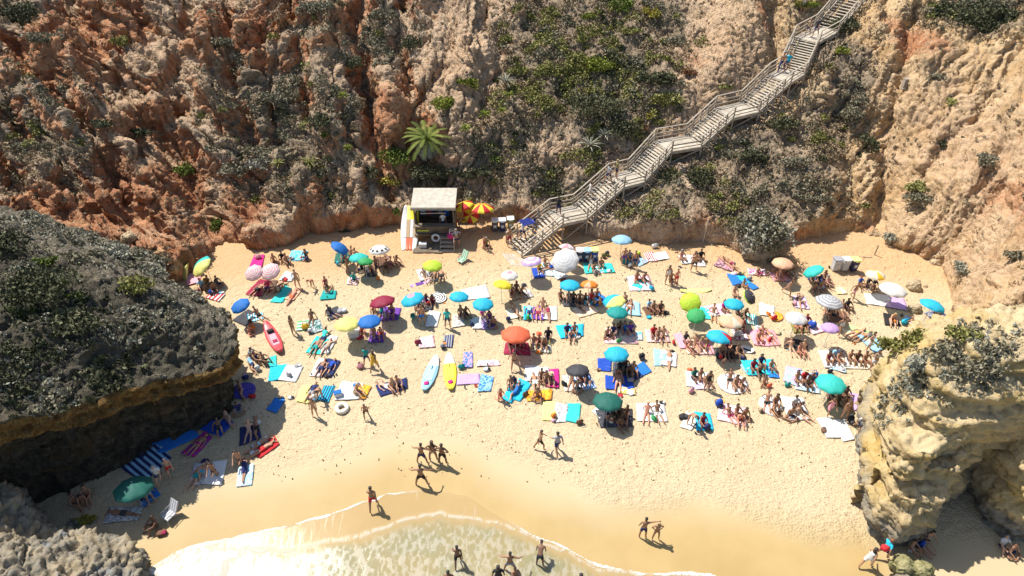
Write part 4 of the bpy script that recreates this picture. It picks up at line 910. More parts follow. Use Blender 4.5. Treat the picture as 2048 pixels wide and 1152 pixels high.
    msk = {'trunks': np.isin(bn, ['hip']) | ((bn == 'pelvis') & (bt < .35)) | ((bn == 'thigh') & (bt < .5)),
           'bikini_bottom': (bn == 'hip') | ((bn == 'pelvis') & (bt < .3)), 'bikini_top': ((bn == 'chest') & (bt < .4) & (((V - np.array(P[ch])) @ np.array(u)) < .06)) | ((bn == 'torso') & (bt > .72)),
           'swimsuit': np.isin(bn, ['hip', 'pelvis', 'torso']) | ((bn == 'chest') & (bt < .5)),
           'shirt': np.isin(bn, ['torso', 'chest', 'pelvis']) | ((bn == 'uarm') & (bt < .55)),
           'dress': np.isin(bn, ['torso', 'pelvis', 'hip']) | ((bn == 'chest') & (bt < .7)) | ((bn == 'thigh') & (bt < .7)),
           'trousers': np.isin(bn, ['hip', 'thigh', 'shin']) | ((bn == 'pelvis') & (bt < .4)),
           'hair': (bn == 'head') & ((hf < .035) & (hh > -.06) | (hh > .05)),
           'long_hair': ((bn == 'head') & ((hf < .035) | (hh > .05))) | ((bn == 'neck') & (hf < 0)) | ((bn == 'chest') & (hf < -.06) & (bt > .4)) }
    F = [tuple(pl.vertices) for pl in me2.polygons]; out = {'body': me2}
    for k_, mk in msk.items():
        th = .006 if k_ not in ('hair', 'long_hair', 'dress') else (.022 if k_ != 'long_hair' else .032)
        fs = [q for q in F if mk[list(q)].sum() >= len(q) - 1]
        if not fs: continue
        pr = {}
        def fd(a):
            while pr.setdefault(a, a) != a: pr[a] = pr[pr[a]]; a = pr[a]
            return a
        for q in fs:
            for a in q[1:]: pr[fd(a)] = fd(q[0])
        cnt = {}
        for q in fs: cnt[fd(q[0])] = cnt.get(fd(q[0]), 0) + 1
        bg_ = max(cnt, key=cnt.get); fs = [q for q in fs if fd(q[0]) == bg_]
        us = sorted({i for q in fs for i in q}); mp = {a: i for i, a in enumerate(us)}; n = len(us)
        vv = [tuple(V[i] + Nn[i] * (th + .004)) for i in us] + [tuple(V[i] + Nn[i] * .001) for i in us]
        ff = [tuple(mp[i] for i in q) for q in fs] + [tuple(mp[i] + n for i in reversed(q)) for q in fs]
        ed = {}
        for q in fs:
            for a, b_ in zip(q, q[1:] + q[:1]): ed[(a, b_)] = 1
        for (a, b_) in ed:
            if (b_, a) not in ed: ff.append((mp[b_], mp[a], mp[a] + n, mp[b_] + n))
        m3 = bpy.data.meshes.new(k_); m3.from_pydata(vv, [], ff); m3.polygons.foreach_set('use_smooth', [True] * len(m3.polygons)); m3.update(); out[k_] = m3
    me2.name = "body"
    out['headpos'] = P[hd] + hu * .07; out['hu'] = hu; return out
dn = (.08, .03, -1)
POSES = {
 'stand': dict(p=(0, 0, .93), u=(0, 0, 1), f=(0, 1, 0), arms=[((.22, .02, -1), (.08, .18, -1))] * 2, legs=[((.12, .03, -1), (.04, -.03, -1), (.2, 1, -.35))] * 2, w="standing"),
 'hips': dict(p=(0, 0, .93), u=(0, 0, 1), f=(0, 1, 0), arms=[((.75, -.2, -.7), (-.75, .3, -.55))] * 2, legs=[((.2, .03, -1), (.06, -.03, -1), (.2, 1, -.35))] * 2, w="hands on hips"),
 'walk': dict(p=(0, 0, .90), u=(0, .06, 1), f=(0, 1, 0), arms=[((.15, .5, -.85), (.05, .7, -.7)), ((.15, -.5, -.85), (.05, -.15, -1))], legs=[((.08, -.42, -.9), (.02, -.5, -.86), (.1, .85, -.55)), ((.08, .48, -.88), (.02, .02, -1), (.1, 1, -.1))], w="walking"),
 'stride': dict(p=(0, 0, .86), u=(0, .12, 1), f=(0, 1, 0), arms=[((.5, .5, -.7), (.3, .8, -.3)), ((.5, -.5, -.7), (.2, -.1, -1))], legs=[((.1, -.6, -.8), (.02, -.7, -.75), (.1, .7, -.7)), ((.1, .62, -.78), (.02, .1, -1), (.1, 1, -.1))], w="striding"),
 'reach': dict(p=(0, 0, .92), u=(.05, .12, 1), f=(0, 1, 0), arms=[((.3, .1, -1), (.1, .3, -.9)), ((1, .35, -.05), (1, .2, 0))], legs=[((.16, .03, -1), (.05, -.03, -1), (.2, 1, -.35))] * 2, w="one arm held out"),
 'bend': dict(p=(0, -.05, .90), u=(0, .85, .52), f=(0, .5, -.85), arms=[((.15, .25, -1), (.05, .1, -1))] * 2, legs=[((.14, .1, -1), (.05, -.12, -1), (.2, 1, -.3))] * 2, w="bending forward"),
 'wide': dict(p=(0, 0, .88), u=(0, .1, 1), f=(0, 1, 0), arms=[((.85, .1, -.45), (.4, .5, -.5))] * 2, legs=[((.38, .03, -1), (.16, -.03, -1), (.3, 1, -.3))] * 2, w="standing legs apart"),
 'knees': dict(p=(0, 0, .12), u=(0, -.12, 1), f=(0, 1, .1), arms=[((.2, .75, -.5), (-.35, .85, -.1))] * 2, legs=[((.16, .68, .70), (.02, .50, -.85), (.15, 1, -.1))] * 2, w="sitting knees up"),
 'sitback': dict(p=(0, 0, .11), u=(0, -.5, .86), f=(0, .86, .5), arms=[((.3, -.35, -.9), (.1, -.25, -.95))] * 2, legs=[((.16, 1, .04), (.02, 1, -.09), (.25, .3, .9))] * 2, w="leaning back on arms"),
 'sitfwd': dict(p=(0, 0, .11), u=(0, .3, .95), f=(0, .95, -.3), arms=[((.15, .8, -.5), (-.1, .9, -.25))] * 2, legs=[((.14, 1, .12), (.02, 1, -.16), (.2, .3, .9))] * 2, w="sitting, legs out"),
 'cross': dict(p=(0, 0, .12), u=(0, .05, 1), f=(0, 1, 0), arms=[((.3, .45, -.85), (-.2, .85, -.35))] * 2, legs=[((.72, .66, .1), (-.82, .42, -.18), (-1, .3, -.1))] * 2, w="sitting cross-legged"),
 'back': dict(p=(0, 0, .12), u=(0, -1, .0), f=(0, 0, 1), arms=[((.4, .9, -.12), (.15, 1, 0))] * 2, legs=[((.13, 1, -.05), (.04, 1, -.04), (.35, .4, .85))] * 2, w="lying face up"),
 'backknee': dict(p=(0, 0, .12), u=(0, -1, .0), f=(0, 0, 1), arms=[((.8, -.55, -.02), (-.75, -.65, .1)), ((.5, .85, -.12), (.1, 1, 0))], legs=[((.14, .66, .74), (.0, .52, -.84), (.1, 1, -.15)), ((.13, 1, -.05), (.04, 1, -.04), (.35, .4, .85))], w="lying, one knee raised"),
 'prone': dict(p=(0, 0, .11), u=(0, -1, .0), f=(0, 0, -1), head=(0, -1, .08), arms=[((.85, -.5, 0), (-.75, -.65, .0))] * 2, legs=[((.11, 1, -.04), (.04, 1, -.03), (.1, .8, -.25))] * 2, w="lying face down"),
 'prop': dict(p=(0, 0, .11), u=(0, -.92, .38), f=(0, -.38, -.92), head=(0, -.7, .7), arms=[((.2, -.25, -.95), (-.35, -.9, 0))] * 2, legs=[((.11, 1, -.04), (.04, .95, .1), (.1, .8, .3))] * 2, w="propped on elbows"),
 'kneel': dict(p=(0, 0, .46), u=(0, .1, 1), f=(0, 1, 0), arms=[((.2, .6, -.8), (-.1, .9, -.2))] * 2, legs=[((.16, .2, -1), (.05, -1, -.06), (0, -1, -.1))] * 2, w="kneeling"),
 'side': dict(p=(0, 0, .15), u=(0, -.96, .25), f=(.9, 0, .4), arms=[((-.1, -.4, -.9), (.3, -.8, .2)), ((.3, .9, .1), (.1, .9, -.2))], legs=[((-.5, .8, -.04), (.3, .95, -.03), (-.4, .8, 0)), ((.3, .85, .0), (-.1, .95, -.1), (.4, .7, 0))], w="lying on one side"),
}
PM = {}
def pmesh(pose, fem):
    k = (pose, fem)
    if k not in PM: PM[k] = person_mesh(pose, dict(POSES[pose], fem=fem))
    return PM[k]
def skinmat(i):
    c = {0: (.58, .34, .22), 1: (.44, .235, .135), 2: (.34, .175, .10), 3: (.19, .095, .055), 4: (.60, .27, .17)}[i]
    k = 'skin%d' % i
    if k in MATS: return MATS[k]
    m = mat(k, c, .55, scale=4, var=.12); return m
HAIR = {'b': ('black', (.018, .014, .012)), 'n': ('brown', (.07, .04, .022)), 'y': ('blond', (.42, .29, .13)), 'g': ('grey', (.35, .33, .31)), 'r': ('red', (.22, .07, .03)), 'w': ('white', (.7, .68, .64))}
COL = {'white': (.74, .73, .70), 'cream': (.74, .67, .52), 'cyan': (.02, .47, .68), 'sky': (.32, .58, .76), 'blue': (.02, .18, .58), 'royal': (.015, .07, .42), 'navy': (.02, .03, .12), 'teal': (.01, .32, .30), 'turquoise': (.04, .56, .50),
       'green': (.05, .40, .12), 'lime': (.50, .70, .05), 'olive': (.22, .21, .06), 'yellow': (.85, .72, .05), 'lemon': (.85, .82, .25), 'gold': (.80, .50, .04), 'orange': (.85, .26, .03), 'coral': (.78, .16, .07), 'red': (.60, .025, .03),
       'maroon': (.30, .02, .06), 'magenta': (.62, .02, .22), 'pink': (.78, .36, .42), 'lilac': (.55, .36, .68), 'purple': (.16, .05, .34), 'brown': (.16, .08, .045), 'tan': (.52, .38, .23), 'peach': (.80, .48, .30), 'grey': (.34, .34, .36), 'charcoal': (.06, .06, .07), 'black': (.018, .018, .02), 'darkgreen': (.015, .14, .11), 'silver': (.58, .60, .62)}
CW = {'royal': 'royal blue', 'sky': 'light blue', 'darkgreen': 'dark green', 'charcoal': 'charcoal'}
def cw(c): return CW.get(c, c)
def cloth(c): return mat('cloth_' + c, COL[c], .85, scale=14, var=.14)
CT = {'phrase': '', 'n': {}}
ALL = []
def reg(o, px): ALL.append((o, px)); return o
BV = [cliff_bvh, head_bvh, stack_bvh, near_bvh]
def gz(x, y):
    z = float(sand0(x, y))
    for bv in BV:
        q = drop(x, y, bv)
        if q > z: z = q
    return z
def person(pose, px, py, rot, skin, garm, c1, hair, scale=1.0, extra=None, at=None, dz=0, phrase=None, cat='person'):
    fem = 1 if garm in ('bikini', 'swimsuit', 'dress') or 'l' in hair[1:] else 0
    M = pmesh(pose, fem); p = at or W(px, py, .03)
    z = p.z if at else float(sand0(p.x, p.y)) + .035
    rz = R(180 + rot + rng.uniform(-6, 6))
    look = {'trunks': cw(c1) + ' trunks', 'bikini': cw(c1) + ' bikini', 'swimsuit': cw(c1) + ' swimsuit', 'shirt': cw(c1) + ' shirt', 'dress': cw(c1) + ' dress', 'trousers': cw(c1) + ' trousers', 'shirts': cw(c1) + ' shirt and dark shorts'}[garm]
    lab = f"person in {look} {POSES[pose]['w']} {phrase or CT['phrase']}"
    e = empty('person', (p.x, p.y, z + dz), rz, lab, cat, 'people on the beach'); s_ = scale * rng.uniform(.90, .98); q_ = s_ * (rng.uniform(.94, 1.12) if pose in ('stand', 'hips', 'walk', 'stride', 'wide', 'knees', 'cross', 'bend', 'kneel', 'reach') else 1); e.scale = (q_, q_, s_)
    o = link('body', M['body'], e); omat(o, skinmat(skin))
    g = 'shirt' if garm == 'shirts' else garm
    if g == 'shirt':
        o = link('shorts', M['trunks'], e); omat(o, cloth('navy' if c1 != 'navy' else 'grey'))
    for gk in (('bikini_bottom', 'bikini_top') if g == 'bikini' else (g,)):
        o = link(gk, M[gk], e); omat(o, cloth(c1))
    hk = HAIR[hair[0]]; hm = 'long_hair' if 'l' in hair[1:] else 'hair'
    o = link('hair', M[hm], e); omat(o, mat('hair_' + hk[0], hk[1], .6, var=.2, scale=20))
    if 'h' in hair[1:]:
        hp = M['headpos']; hu = M['hu']; mb = MB(); mb.bar(hp - hu * .01, hp + hu * .008, .17, 14); mb.bar(hp, hp + hu * .10, .10, 12, .085)
        mb.build('hat', mat('straw', (.62, .50, .30), .9, scale=30, var=.2), e); e['label'] = lab.replace('person in', 'straw-hatted person in')
    return reg(e, px)

# ---------------------------------------------------------------- beach things
def towelmat(pat, c1, c2):
    k = f'towel_{pat}_{c1}_{c2}'
    if k in MATS: return MATS[k]
    if pat == 'p': m = mat(k, COL[c1], .95, scale=7, var=.16, bump=.4); return m
    b = NB(k); co = b.coord(); sp = b.n("ShaderNodeSeparateXYZ"); b.l(co, sp.inputs[0]); A, B_ = COL[c1], COL[c2]
    if pat in 's':   f = b.math('GREATER_THAN', b.math('SINE', b.math('MULTIPLY', sp.outputs[0], 42)), 0)
    elif pat == 'c': f = b.math('GREATER_THAN', b.math('SINE', b.math('MULTIPLY', sp.outputs[1], 21)), .1)
    elif pat == 'f': f = b.rng(b.noise(co, 9, 3, .6), .46, .54)
    elif pat == 'm': f = b.math('GREATER_THAN', b.math('SINE', b.math('MULTIPLY', b.vor(co, 2.2), 38)), .15)
    elif pat == 'r':
        ln = b.n("ShaderNodeVectorMath"); ln.operation = 'LENGTH'; b.l(co, ln.inputs[0]); f = b.math('GREATER_THAN', b.math('SINE', b.math('MULTIPLY', ln.outputs["Value"], 40)), .2)
    elif pat == 'b': f = b.math('GREATER_THAN', b.math('ABSOLUTE', sp.outputs[0]), .30)
    elif pat == 'k': f = b.math('GREATER_THAN', b.math('MULTIPLY', b.math('SINE', b.math('MULTIPLY', sp.outputs[0], 24)), b.math('SINE', b.math('MULTIPLY', sp.outputs[1], 24))), 0)
    elif pat == 't': f = b.math('GREATER_THAN', b.math('ABSOLUTE', sp.outputs[1]), .55)
    b.l(b.mix(f, A, B_), b.b.inputs["Base Color"]); b.b.inputs["Roughness"].default_value = .95
    b.l(b.bump(b.noise(co, 10, 4, .6), .4, .02), b.b.inputs["Normal"]); MATS[k] = b.m; return b.m
PW = {'p': '', 's': 'striped ', 'c': 'cross-striped ', 'f': 'patterned ', 'm': 'mandala print ', 'r': 'ring print ', 'b': 'bordered ', 'k': 'checked ', 't': 'banded '}
def towel(px, py, wd, ln, rot, pat, c1, c2='white', word=None, name='beach_towel', rnd=0, phrase=None):
    if pat == 'p' and c1 == 'white' and rng.rand() < .45: pat, c2 = 'fm'[rng.randint(2)], ['silver', 'grey', 'sky', 'pink'][rng.randint(4)]
    p = W(px, py, .02); sd_ = rng.randint(1, 9999); nx, ny = 9, 15
    xs, ys = np.meshgrid(np.linspace(-.5, .5, nx), np.linspace(-.5, .5, ny), indexing='ij')
    if rnd:
        a = np.linspace(0, 2 * np.pi, ny); rr = np.linspace(0.02, .5, nx); xs = rr[:, None] * np.cos(a)[None]; ys = rr[:, None] * np.sin(a)[None]
    q = xs + ys * 2
    k1 = rng.uniform(-.12, .12, 6)
    xx = xs * wd * (1 + k1[0] * ys * 2) + k1[1] * ys * ys * ln * .5; yy = ys * ln * (1 + k1[2] * xs * 2) + k1[3] * xs * wd * .5
    zz = .045 + .022 * vnoise(xx * 3.5, yy * 3.5, sd_) + .02 * vnoise(xx * 8, yy * 8, sd_, 3) + .05 * np.clip(np.abs(xs) + np.abs(ys) - .86, 0, 1) * (vnoise(np.sign(xs) * 3, np.sign(ys) * 3, sd_) > .1)
    edge = (np.abs(xs) > .49) | (np.abs(ys) > .49); 
    top = np.stack([xx, yy, zz], -1).reshape(-1, 3); bot = top - np.array([0, 0, .012]); F = grid_faces(nx, ny); n = len(top)
    rim_ = np.concatenate([np.arange(nx) * ny, (nx - 1) * ny + np.arange(1, ny), (nx - 2 - np.arange(nx - 1)) * ny + ny - 1, np.arange(ny - 2, 0, -1)]); r2 = np.roll(rim_, -1)
    Fs = np.stack([rim_, rim_ + n, r2 + n, r2], 1)
    me = npmesh(name, np.concatenate([top, bot]), np.concatenate([F, F[:, ::-1] + n, Fs])); me.materials.append(towelmat(pat, c1, c2))
    o = link(name, me); o.location = (p.x, p.y, float(sand0(p.x, p.y)) + .018 + .002 * (sd_ % 7)); o.rotation_euler = (0, 0, R(rot))
    w1 = cw(c1) + (' and ' + cw(c2) if pat != 'p' else '')
    shape = 'round ' if rnd else ('large ' if wd * ln > 3.2 else ('small ' if wd * ln < .7 else ''))
    tag(o, f"{shape}{w1} {PW[pat]}{word or 'towel'} {phrase or CT['phrase']}", (word or 'towel').split()[-1], 'towels spread on the sand'); return reg(o, px)
def canopy_mesh(Rd, n, rise, pat, seed=0):
    seg = 5; rings = 9; V = [(0, 0, rise)]; F = []; MI = []; nn = n * seg
    for i in range(1, rings + 1):
        t = i / rings
        for j in range(nn):
            a = 2 * math.pi * j / nn; g = (j % seg) / seg; mid = math.sin(math.pi * g)
            rad = Rd * t * (1 - .075 * mid * t); z = rise * (1 - t ** 1.75) + .045 * mid * t * (1 - t) * 2 - .035 * mid * (t > .96)
            V.append((rad * math.cos(a), rad * math.sin(a), z))
    for j in range(nn): V.append((V[1 + (rings - 1) * nn + j][0] * 1.01, V[1 + (rings - 1) * nn + j][1] * 1.01, V[1 + (rings - 1) * nn + j][2] - .09 * (1 if True else 0)))
    for j in range(nn): F.append((0, 1 + j, 1 + (j + 1) % nn)); MI.append((0, j))
    for i in range(rings):
        for j in range(nn):
            a = 1 + i * nn + j; b_ = 1 + i * nn + (j + 1) % nn; F.append((a, a + nn, b_ + nn, b_)); MI.append((i + 1, j))
    me = bpy.data.meshes.new("canopy"); me.from_pydata(V, [], F); mi = []
    for i, j in MI:
        g = j // seg
        if pat == 'a': q = g % 2
        elif pat == 'h': q = 0 if g < n / 2 else 1
        elif pat == 'r': q = 1 if i in (3, 4, 7, 8) else 0
        elif pat == 'R': q = i % 2
        elif pat == '1': q = 1 if g == 6 else 0
        elif pat == 'e': q = 1 if i >= 9 else 0
        elif pat == 'd': q = 1 if (i in (6, 7) and (j // 2) % 2 == 0) else 0
        elif pat == 'q': q = 1 if g % 4 == 1 else 0
        elif pat == 'c': q = 1 if i < 3 else 0
        else: q = 0
        mi.append(q)
    me.polygons.foreach_set('material_index', mi); me.polygons.foreach_set('use_smooth', [True] * len(mi)); me.update(); return me
def canmat(c):
    k = 'canopy_' + c
    if k in MATS: return MATS[k]
    b = NB(k); co = b.coord(); n = b.noise(co, 5, 3, .6); cc = COL[c]
    b.l(b.mix(n, tuple(q * .88 for q in cc), tuple(min(1, q * 1.1) for q in cc)), b.b.inputs["Base Color"]); b.b.inputs["Roughness"].default_value = .7
    tr = b.n("ShaderNodeBsdfTranslucent"); tr.inputs[0].default_value = (*cc, 1); ms = b.n("ShaderNodeMixShader"); ms.inputs[0].default_value = .22
    b.l(b.b.outputs[0], ms.inputs[1]); b.l(tr.outputs[0], ms.inputs[2]); b.l(ms.outputs[0], b.out.inputs[0]); MATS[k] = b.m; return b.m
POLE = mat('pole_metal', (.6, .6, .58), .4, metal=.6)
CMESH = {}
def umbrella(px, py, D, tilt, tdir, pat, c1, c2=None, word=None, H=1.75, label=None, n=8, stay=True):
    c2 = c2 or c1; tilt += rng.uniform(-3, 6); p = W(px, py, H); Rd = round(D * rng.uniform(.96, 1.05), 1) / 2; td = R(tdir); ax_ = Vector((math.cos(td), math.sin(td), 0))  # leans towards ax_
    zc = H; foot_ = Vector((p.x, p.y, 0)) - ax_ * math.tan(R(tilt)) * .55
    g = gz(foot_.x, foot_.y)
    txt = {'': cw(c1), 'a': f"{cw(c1)} and {cw(c2)} panelled", 'h': f"half {cw(c1)}, half {cw(c2)}", 'r': f"{cw(c1)} and {cw(c2)} ringed", 'R': f"{cw(c1)} and {cw(c2)} ring-striped", '1': f"{cw(c1)} with one {cw(c2)} panel", 'e': f"{cw(c1)} with {cw(c2)} rim", 'd': f"{cw(c1)} with {cw(c2)} dots", 'q': f"{cw(c1)} with {cw(c2)} panels", 'c': f"{cw(c1)} with {cw(c2)} centre"}[pat]
    e = empty('beach_umbrella', (foot_.x, foot_.y, g), 0, f"{txt} beach umbrella {word or CT['phrase']}" if not label else label, 'umbrella', 'beach umbrellas')
    q = R(tilt); nrm = (Vector((0, 0, 1)) * math.cos(q) + ax_ * math.sin(q)).normalized()
    M = Matrix.Rotation(q, 4, Vector((-ax_.y, ax_.x, 0))); top = Vector((p.x, p.y, H)) - Vector((foot_.x, foot_.y, g))
    key = (round(Rd, 2), n, pat)
    if key not in CMESH: CMESH[key] = canopy_mesh(Rd, n, Rd * .38, pat)
    c = link('canopy', CMESH[key], e); omat(c, canmat(c1), 0); omat(c, canmat(c2), 1)
    c.matrix_local = Matrix.Translation(top - nrm * Rd * .2) @ M @ Matrix.Rotation(rng.uniform(0, .7), 4, 'Z')
    hub = top + nrm * Rd * .1; kk = Vector((0, 0, H * .62))
    MB().bar((0, 0, -.25), kk, .018, 7).bar(kk, hub, .016, 7).build('pole', POLE, e)
    MB().bar(hub + nrm * .04, hub + nrm * .15, .022, 6, .008).build('finial', cloth('white'), e)
    rb = MB(); I = c.matrix_local
    for k in range(n):
        a = 2 * math.pi * k / n; prev = I @ Vector((0, 0, Rd * .38 - .03))
        for t in (.4, .7, .99):
            nx_ = I @ Vector((Rd * t * math.cos(a), Rd * t * math.sin(a), Rd * .38 * (1 - t ** 1.75) - .015)); rb.bar(prev, nx_, .006, 4); prev = nx_
    rb.build('ribs', POLE, e); return reg(e, px)
def bag(kind, px, py, c1, c2=None, s=1.0, rot=0, word=None, phrase=None):
    p = W(px, py, .03); z = float(sand0(p.x, p.y)) + .02; ph = phrase or CT['phrase']
    wn = {'tote': 'beach bag', 'pack': 'backpack', 'cooler': 'cool box', 'ball': 'ball', 'shoes': 'pair of flip-flops', 'heap': 'heap of clothes', 'hat': 'sun hat', 'bottle': 'bottle'}[kind]
    nm = {'tote': 'beach_bag', 'pack': 'backpack', 'cooler': 'cool_box', 'ball': 'beach_ball', 'shoes': 'flip_flops', 'heap': 'clothes_heap', 'hat': 'sun_hat', 'bottle': 'bottle'}[kind]
    e = empty(nm, (p.x, p.y, z), R(rot), f"{cw(c1)} {wn} {ph}", wn.split()[-1] if kind != 'shoes' else 'flip-flops', 'bags and small things on the sand'); e.scale = (s,) * 3; m = cloth(c1); m2 = cloth(c2 or 'charcoal')
    if kind == 'tote':
        mb = MB().box((0, 0, .16), (.42, .2, .3)); 
        bmesh.ops.bevel(mb.bm, geom=mb.bm.edges[:], offset=.06, segments=2, affect='EDGES')
        for v in mb.bm.verts: v.co.x *= 1 + .5 * (v.co.z - .15); v.co.y *= 1 - .8 * (v.co.z - .15)
        mb.build('sack', m, e, True)
        for s_ in (-1, 1): MB().tube([(-.13, s_ * .05, .3), (-.09, s_ * .07, .46), (.09, s_ * .07, .46), (.13, s_ * .05, .3)], .012, 5).build('handle', m2, e)
    elif kind == 'pack':
        mb = MB().ball((0, 0, .2), (.34, .26, .44), 3, .05, 3); mb.build('sack', m, e, True); MB().ball((0, -.13, .14), (.24, .12, .2), 2, .05, 4).build('pocket', m2, e, True)
        MB().tube([(-.08, .1, .34), (-.1, .17, .2), (-.08, .11, .04)], .016, 5).tube([(.08, .1, .34), (.1, .17, .2), (.08, .11, .04)], .016, 5).build('strap', m2, e)
    elif kind == 'cooler':
        mb = MB().box((0, 0, .15), (.44, .28, .28)); bmesh.ops.bevel(mb.bm, geom=mb.bm.edges[:], offset=.02, segments=2, affect='EDGES'); mb.build('case', m, e)
        MB().box((0, 0, .325), (.46, .30, .06)).build('lid', cloth('white' if c1 != 'white' else 'blue'), e); MB().tube([(-.2, 0, .34), (-.18, 0, .45), (.18, 0, .45), (.2, 0, .34)], .012, 5).build('handle', m2, e)
    elif kind == 'ball':
        MB().ball((0, 0, .2), (.4, .4, .4), 3).build('shell', m, e, True); MB().bar((0, 0, .385), (0, 0, .402), .05, 12).build('cap', cloth('white'), e)
    elif kind == 'shoes':
        for s_ in (-1, 1):
            o = MB().ball((s_ * .08, s_ * .04, .02), (.10, .27, .03), 2).build('sole', m, e, True); MB().tube([(s_ * .08 - .04, s_ * .04, .03), (s_ * .08, s_ * .04 + .08, .055), (s_ * .08 + .04, s_ * .04, .03)], .008, 4).build('thong', m2, o)
    elif kind == 'heap':
        bm_ = MB().ball((0, 0, .06), (.42, .34, .2), 3, .25, int(px)); bm_.build('cloth', m, e, True); MB().ball((.12, -.05, .1), (.24, .22, .12), 3, .3, int(py)).build('garment', m2, e, True)
    elif kind == 'hat':
        MB().bar((0, 0, .02), (0, 0, .035), .20, 16).build('brim', m, e); MB().ball((0, 0, .08), (.2, .2, .17), 3).build('crown', m, e, True)
    elif kind == 'bottle':
        MB().bar((0, 0, .0), (0, 0, .2), .045, 10).build('flask', m, e); MB().bar((0, 0, .2), (0, 0, .25), .02, 8).build('cap', m2, e)
    return reg(e, px)
def board(px1, py1, px2, py2, wdt, c1, c2, label, name='paddle_board', hull=.12, kayak=False, split=.28):
    a = W(px1, py1, .1); c = W(px2, py2, .1); d = c - a; L = d.length; e = empty(name, tuple((a + c) / 2 + Vector((0, 0, -.08))), math.atan2(d.y, d.x) - math.pi / 2, label, 'kayak' if kayak else 'board')
    n = 26; m = 14; V = []; F = []; MI = []
    for i in range(n + 1):
        t = i / n; w_ = wdt / 2 * (math.sin(math.pi * min(1, max(0, .04 + .92 * t))) ** .55) * (1 if not kayak else .98); zr = .14 * (abs(2 * t - 1) ** 4) * (1.4 if kayak else .9)
        for j in range(m):
            an = 2 * math.pi * j / m; x = w_ * math.copysign(abs(math.cos(an)) ** .75, math.cos(an)); z = hull * .5 * math.copysign(abs(math.sin(an)) ** .8, math.sin(an)) * (1 if not kayak or math.sin(an) < 0 else .6)
            V.append((x, (t - .5) * L, z + hull * .5 + zr))
    for i in range(n):
        for j in range(m):
            F.append((i * m + j, i * m + (j + 1) % m, (i + 1) * m + (j + 1) % m, (i + 1) * m + j)); MI.append(1 if (i / n) < split else 0)
    F.append(tuple(range(m))[::-1]); F.append(tuple(n * m + j for j in range(m))); MI += [1, 0]
    me = bpy.data.meshes.new('hull'); me.from_pydata(V, [], F); me.polygons.foreach_set('material_index', MI); me.polygons.foreach_set('use_smooth', [True] * len(MI)); me.update()
    o = link('hull', me, e); pc = mat('plastic_' + c1, COL[c1], .35, var=.06); omat(o, pc, 0); omat(o, mat('plastic_' + c2, COL[c2], .35, var=.06), 1)
    return e, L
# spread of things, written as short lines: see the readers below
def rd(txt):
    spots = []
    for ln in txt.strip().splitlines() + ['> .']:
        ln = ln.strip()
        if not ln or ln[0] == '#': continue
        if ln[0] == '>':
            for k in range(2 if len(spots) > 2 else 1 if spots else 0):
                bx_, by_ = spots[rng.randint(len(spots))]; cc = ['white', 'black', 'navy', 'tan', 'grey', 'red', 'cyan', 'brown', 'pink', 'green', 'orange'][rng.randint(11)]
                bag(['shoes', 'tote', 'heap', 'bottle', 'pack'][rng.randint(5)], bx_ + rng.uniform(-20, 20), by_ + rng.uniform(4, 16), cc, None, rng.uniform(.75, 1), rng.randint(360))
            spots = []; CT['phrase'] = ln[1:].strip(); continue
        q = ln.split()
        if q[0] == 'U': umbrella(float(q[1]), float(q[2]), float(q[3]), float(q[4]), float(q[5]), q[6] if q[6] != '-' else '', q[7], q[8] if len(q) > 8 else None)
        elif q[0] == 'T':
            spots.append((float(q[1]), float(q[2]))); towel(float(q[1]), float(q[2]), float(q[3]), float(q[4]), float(q[5]), q[6], q[7], q[8] if len(q) > 8 and q[8] != '-' else 'white', rnd='R' in q[9:] )
        elif q[0] == 'P': person(q[1], float(q[2]), float(q[3]), float(q[4]), int(q[5]), q[6], q[7], q[8], float(q[9]) if len(q) > 9 else 1.0)
        elif q[0] == 'B': bag(q[1], float(q[2]), float(q[3]), q[4], q[5] if len(q) > 5 and q[5] != '-' else None, float(q[6]) if len(q) > 6 else 1.0, float(q[7]) if len(q) > 7 else 20)
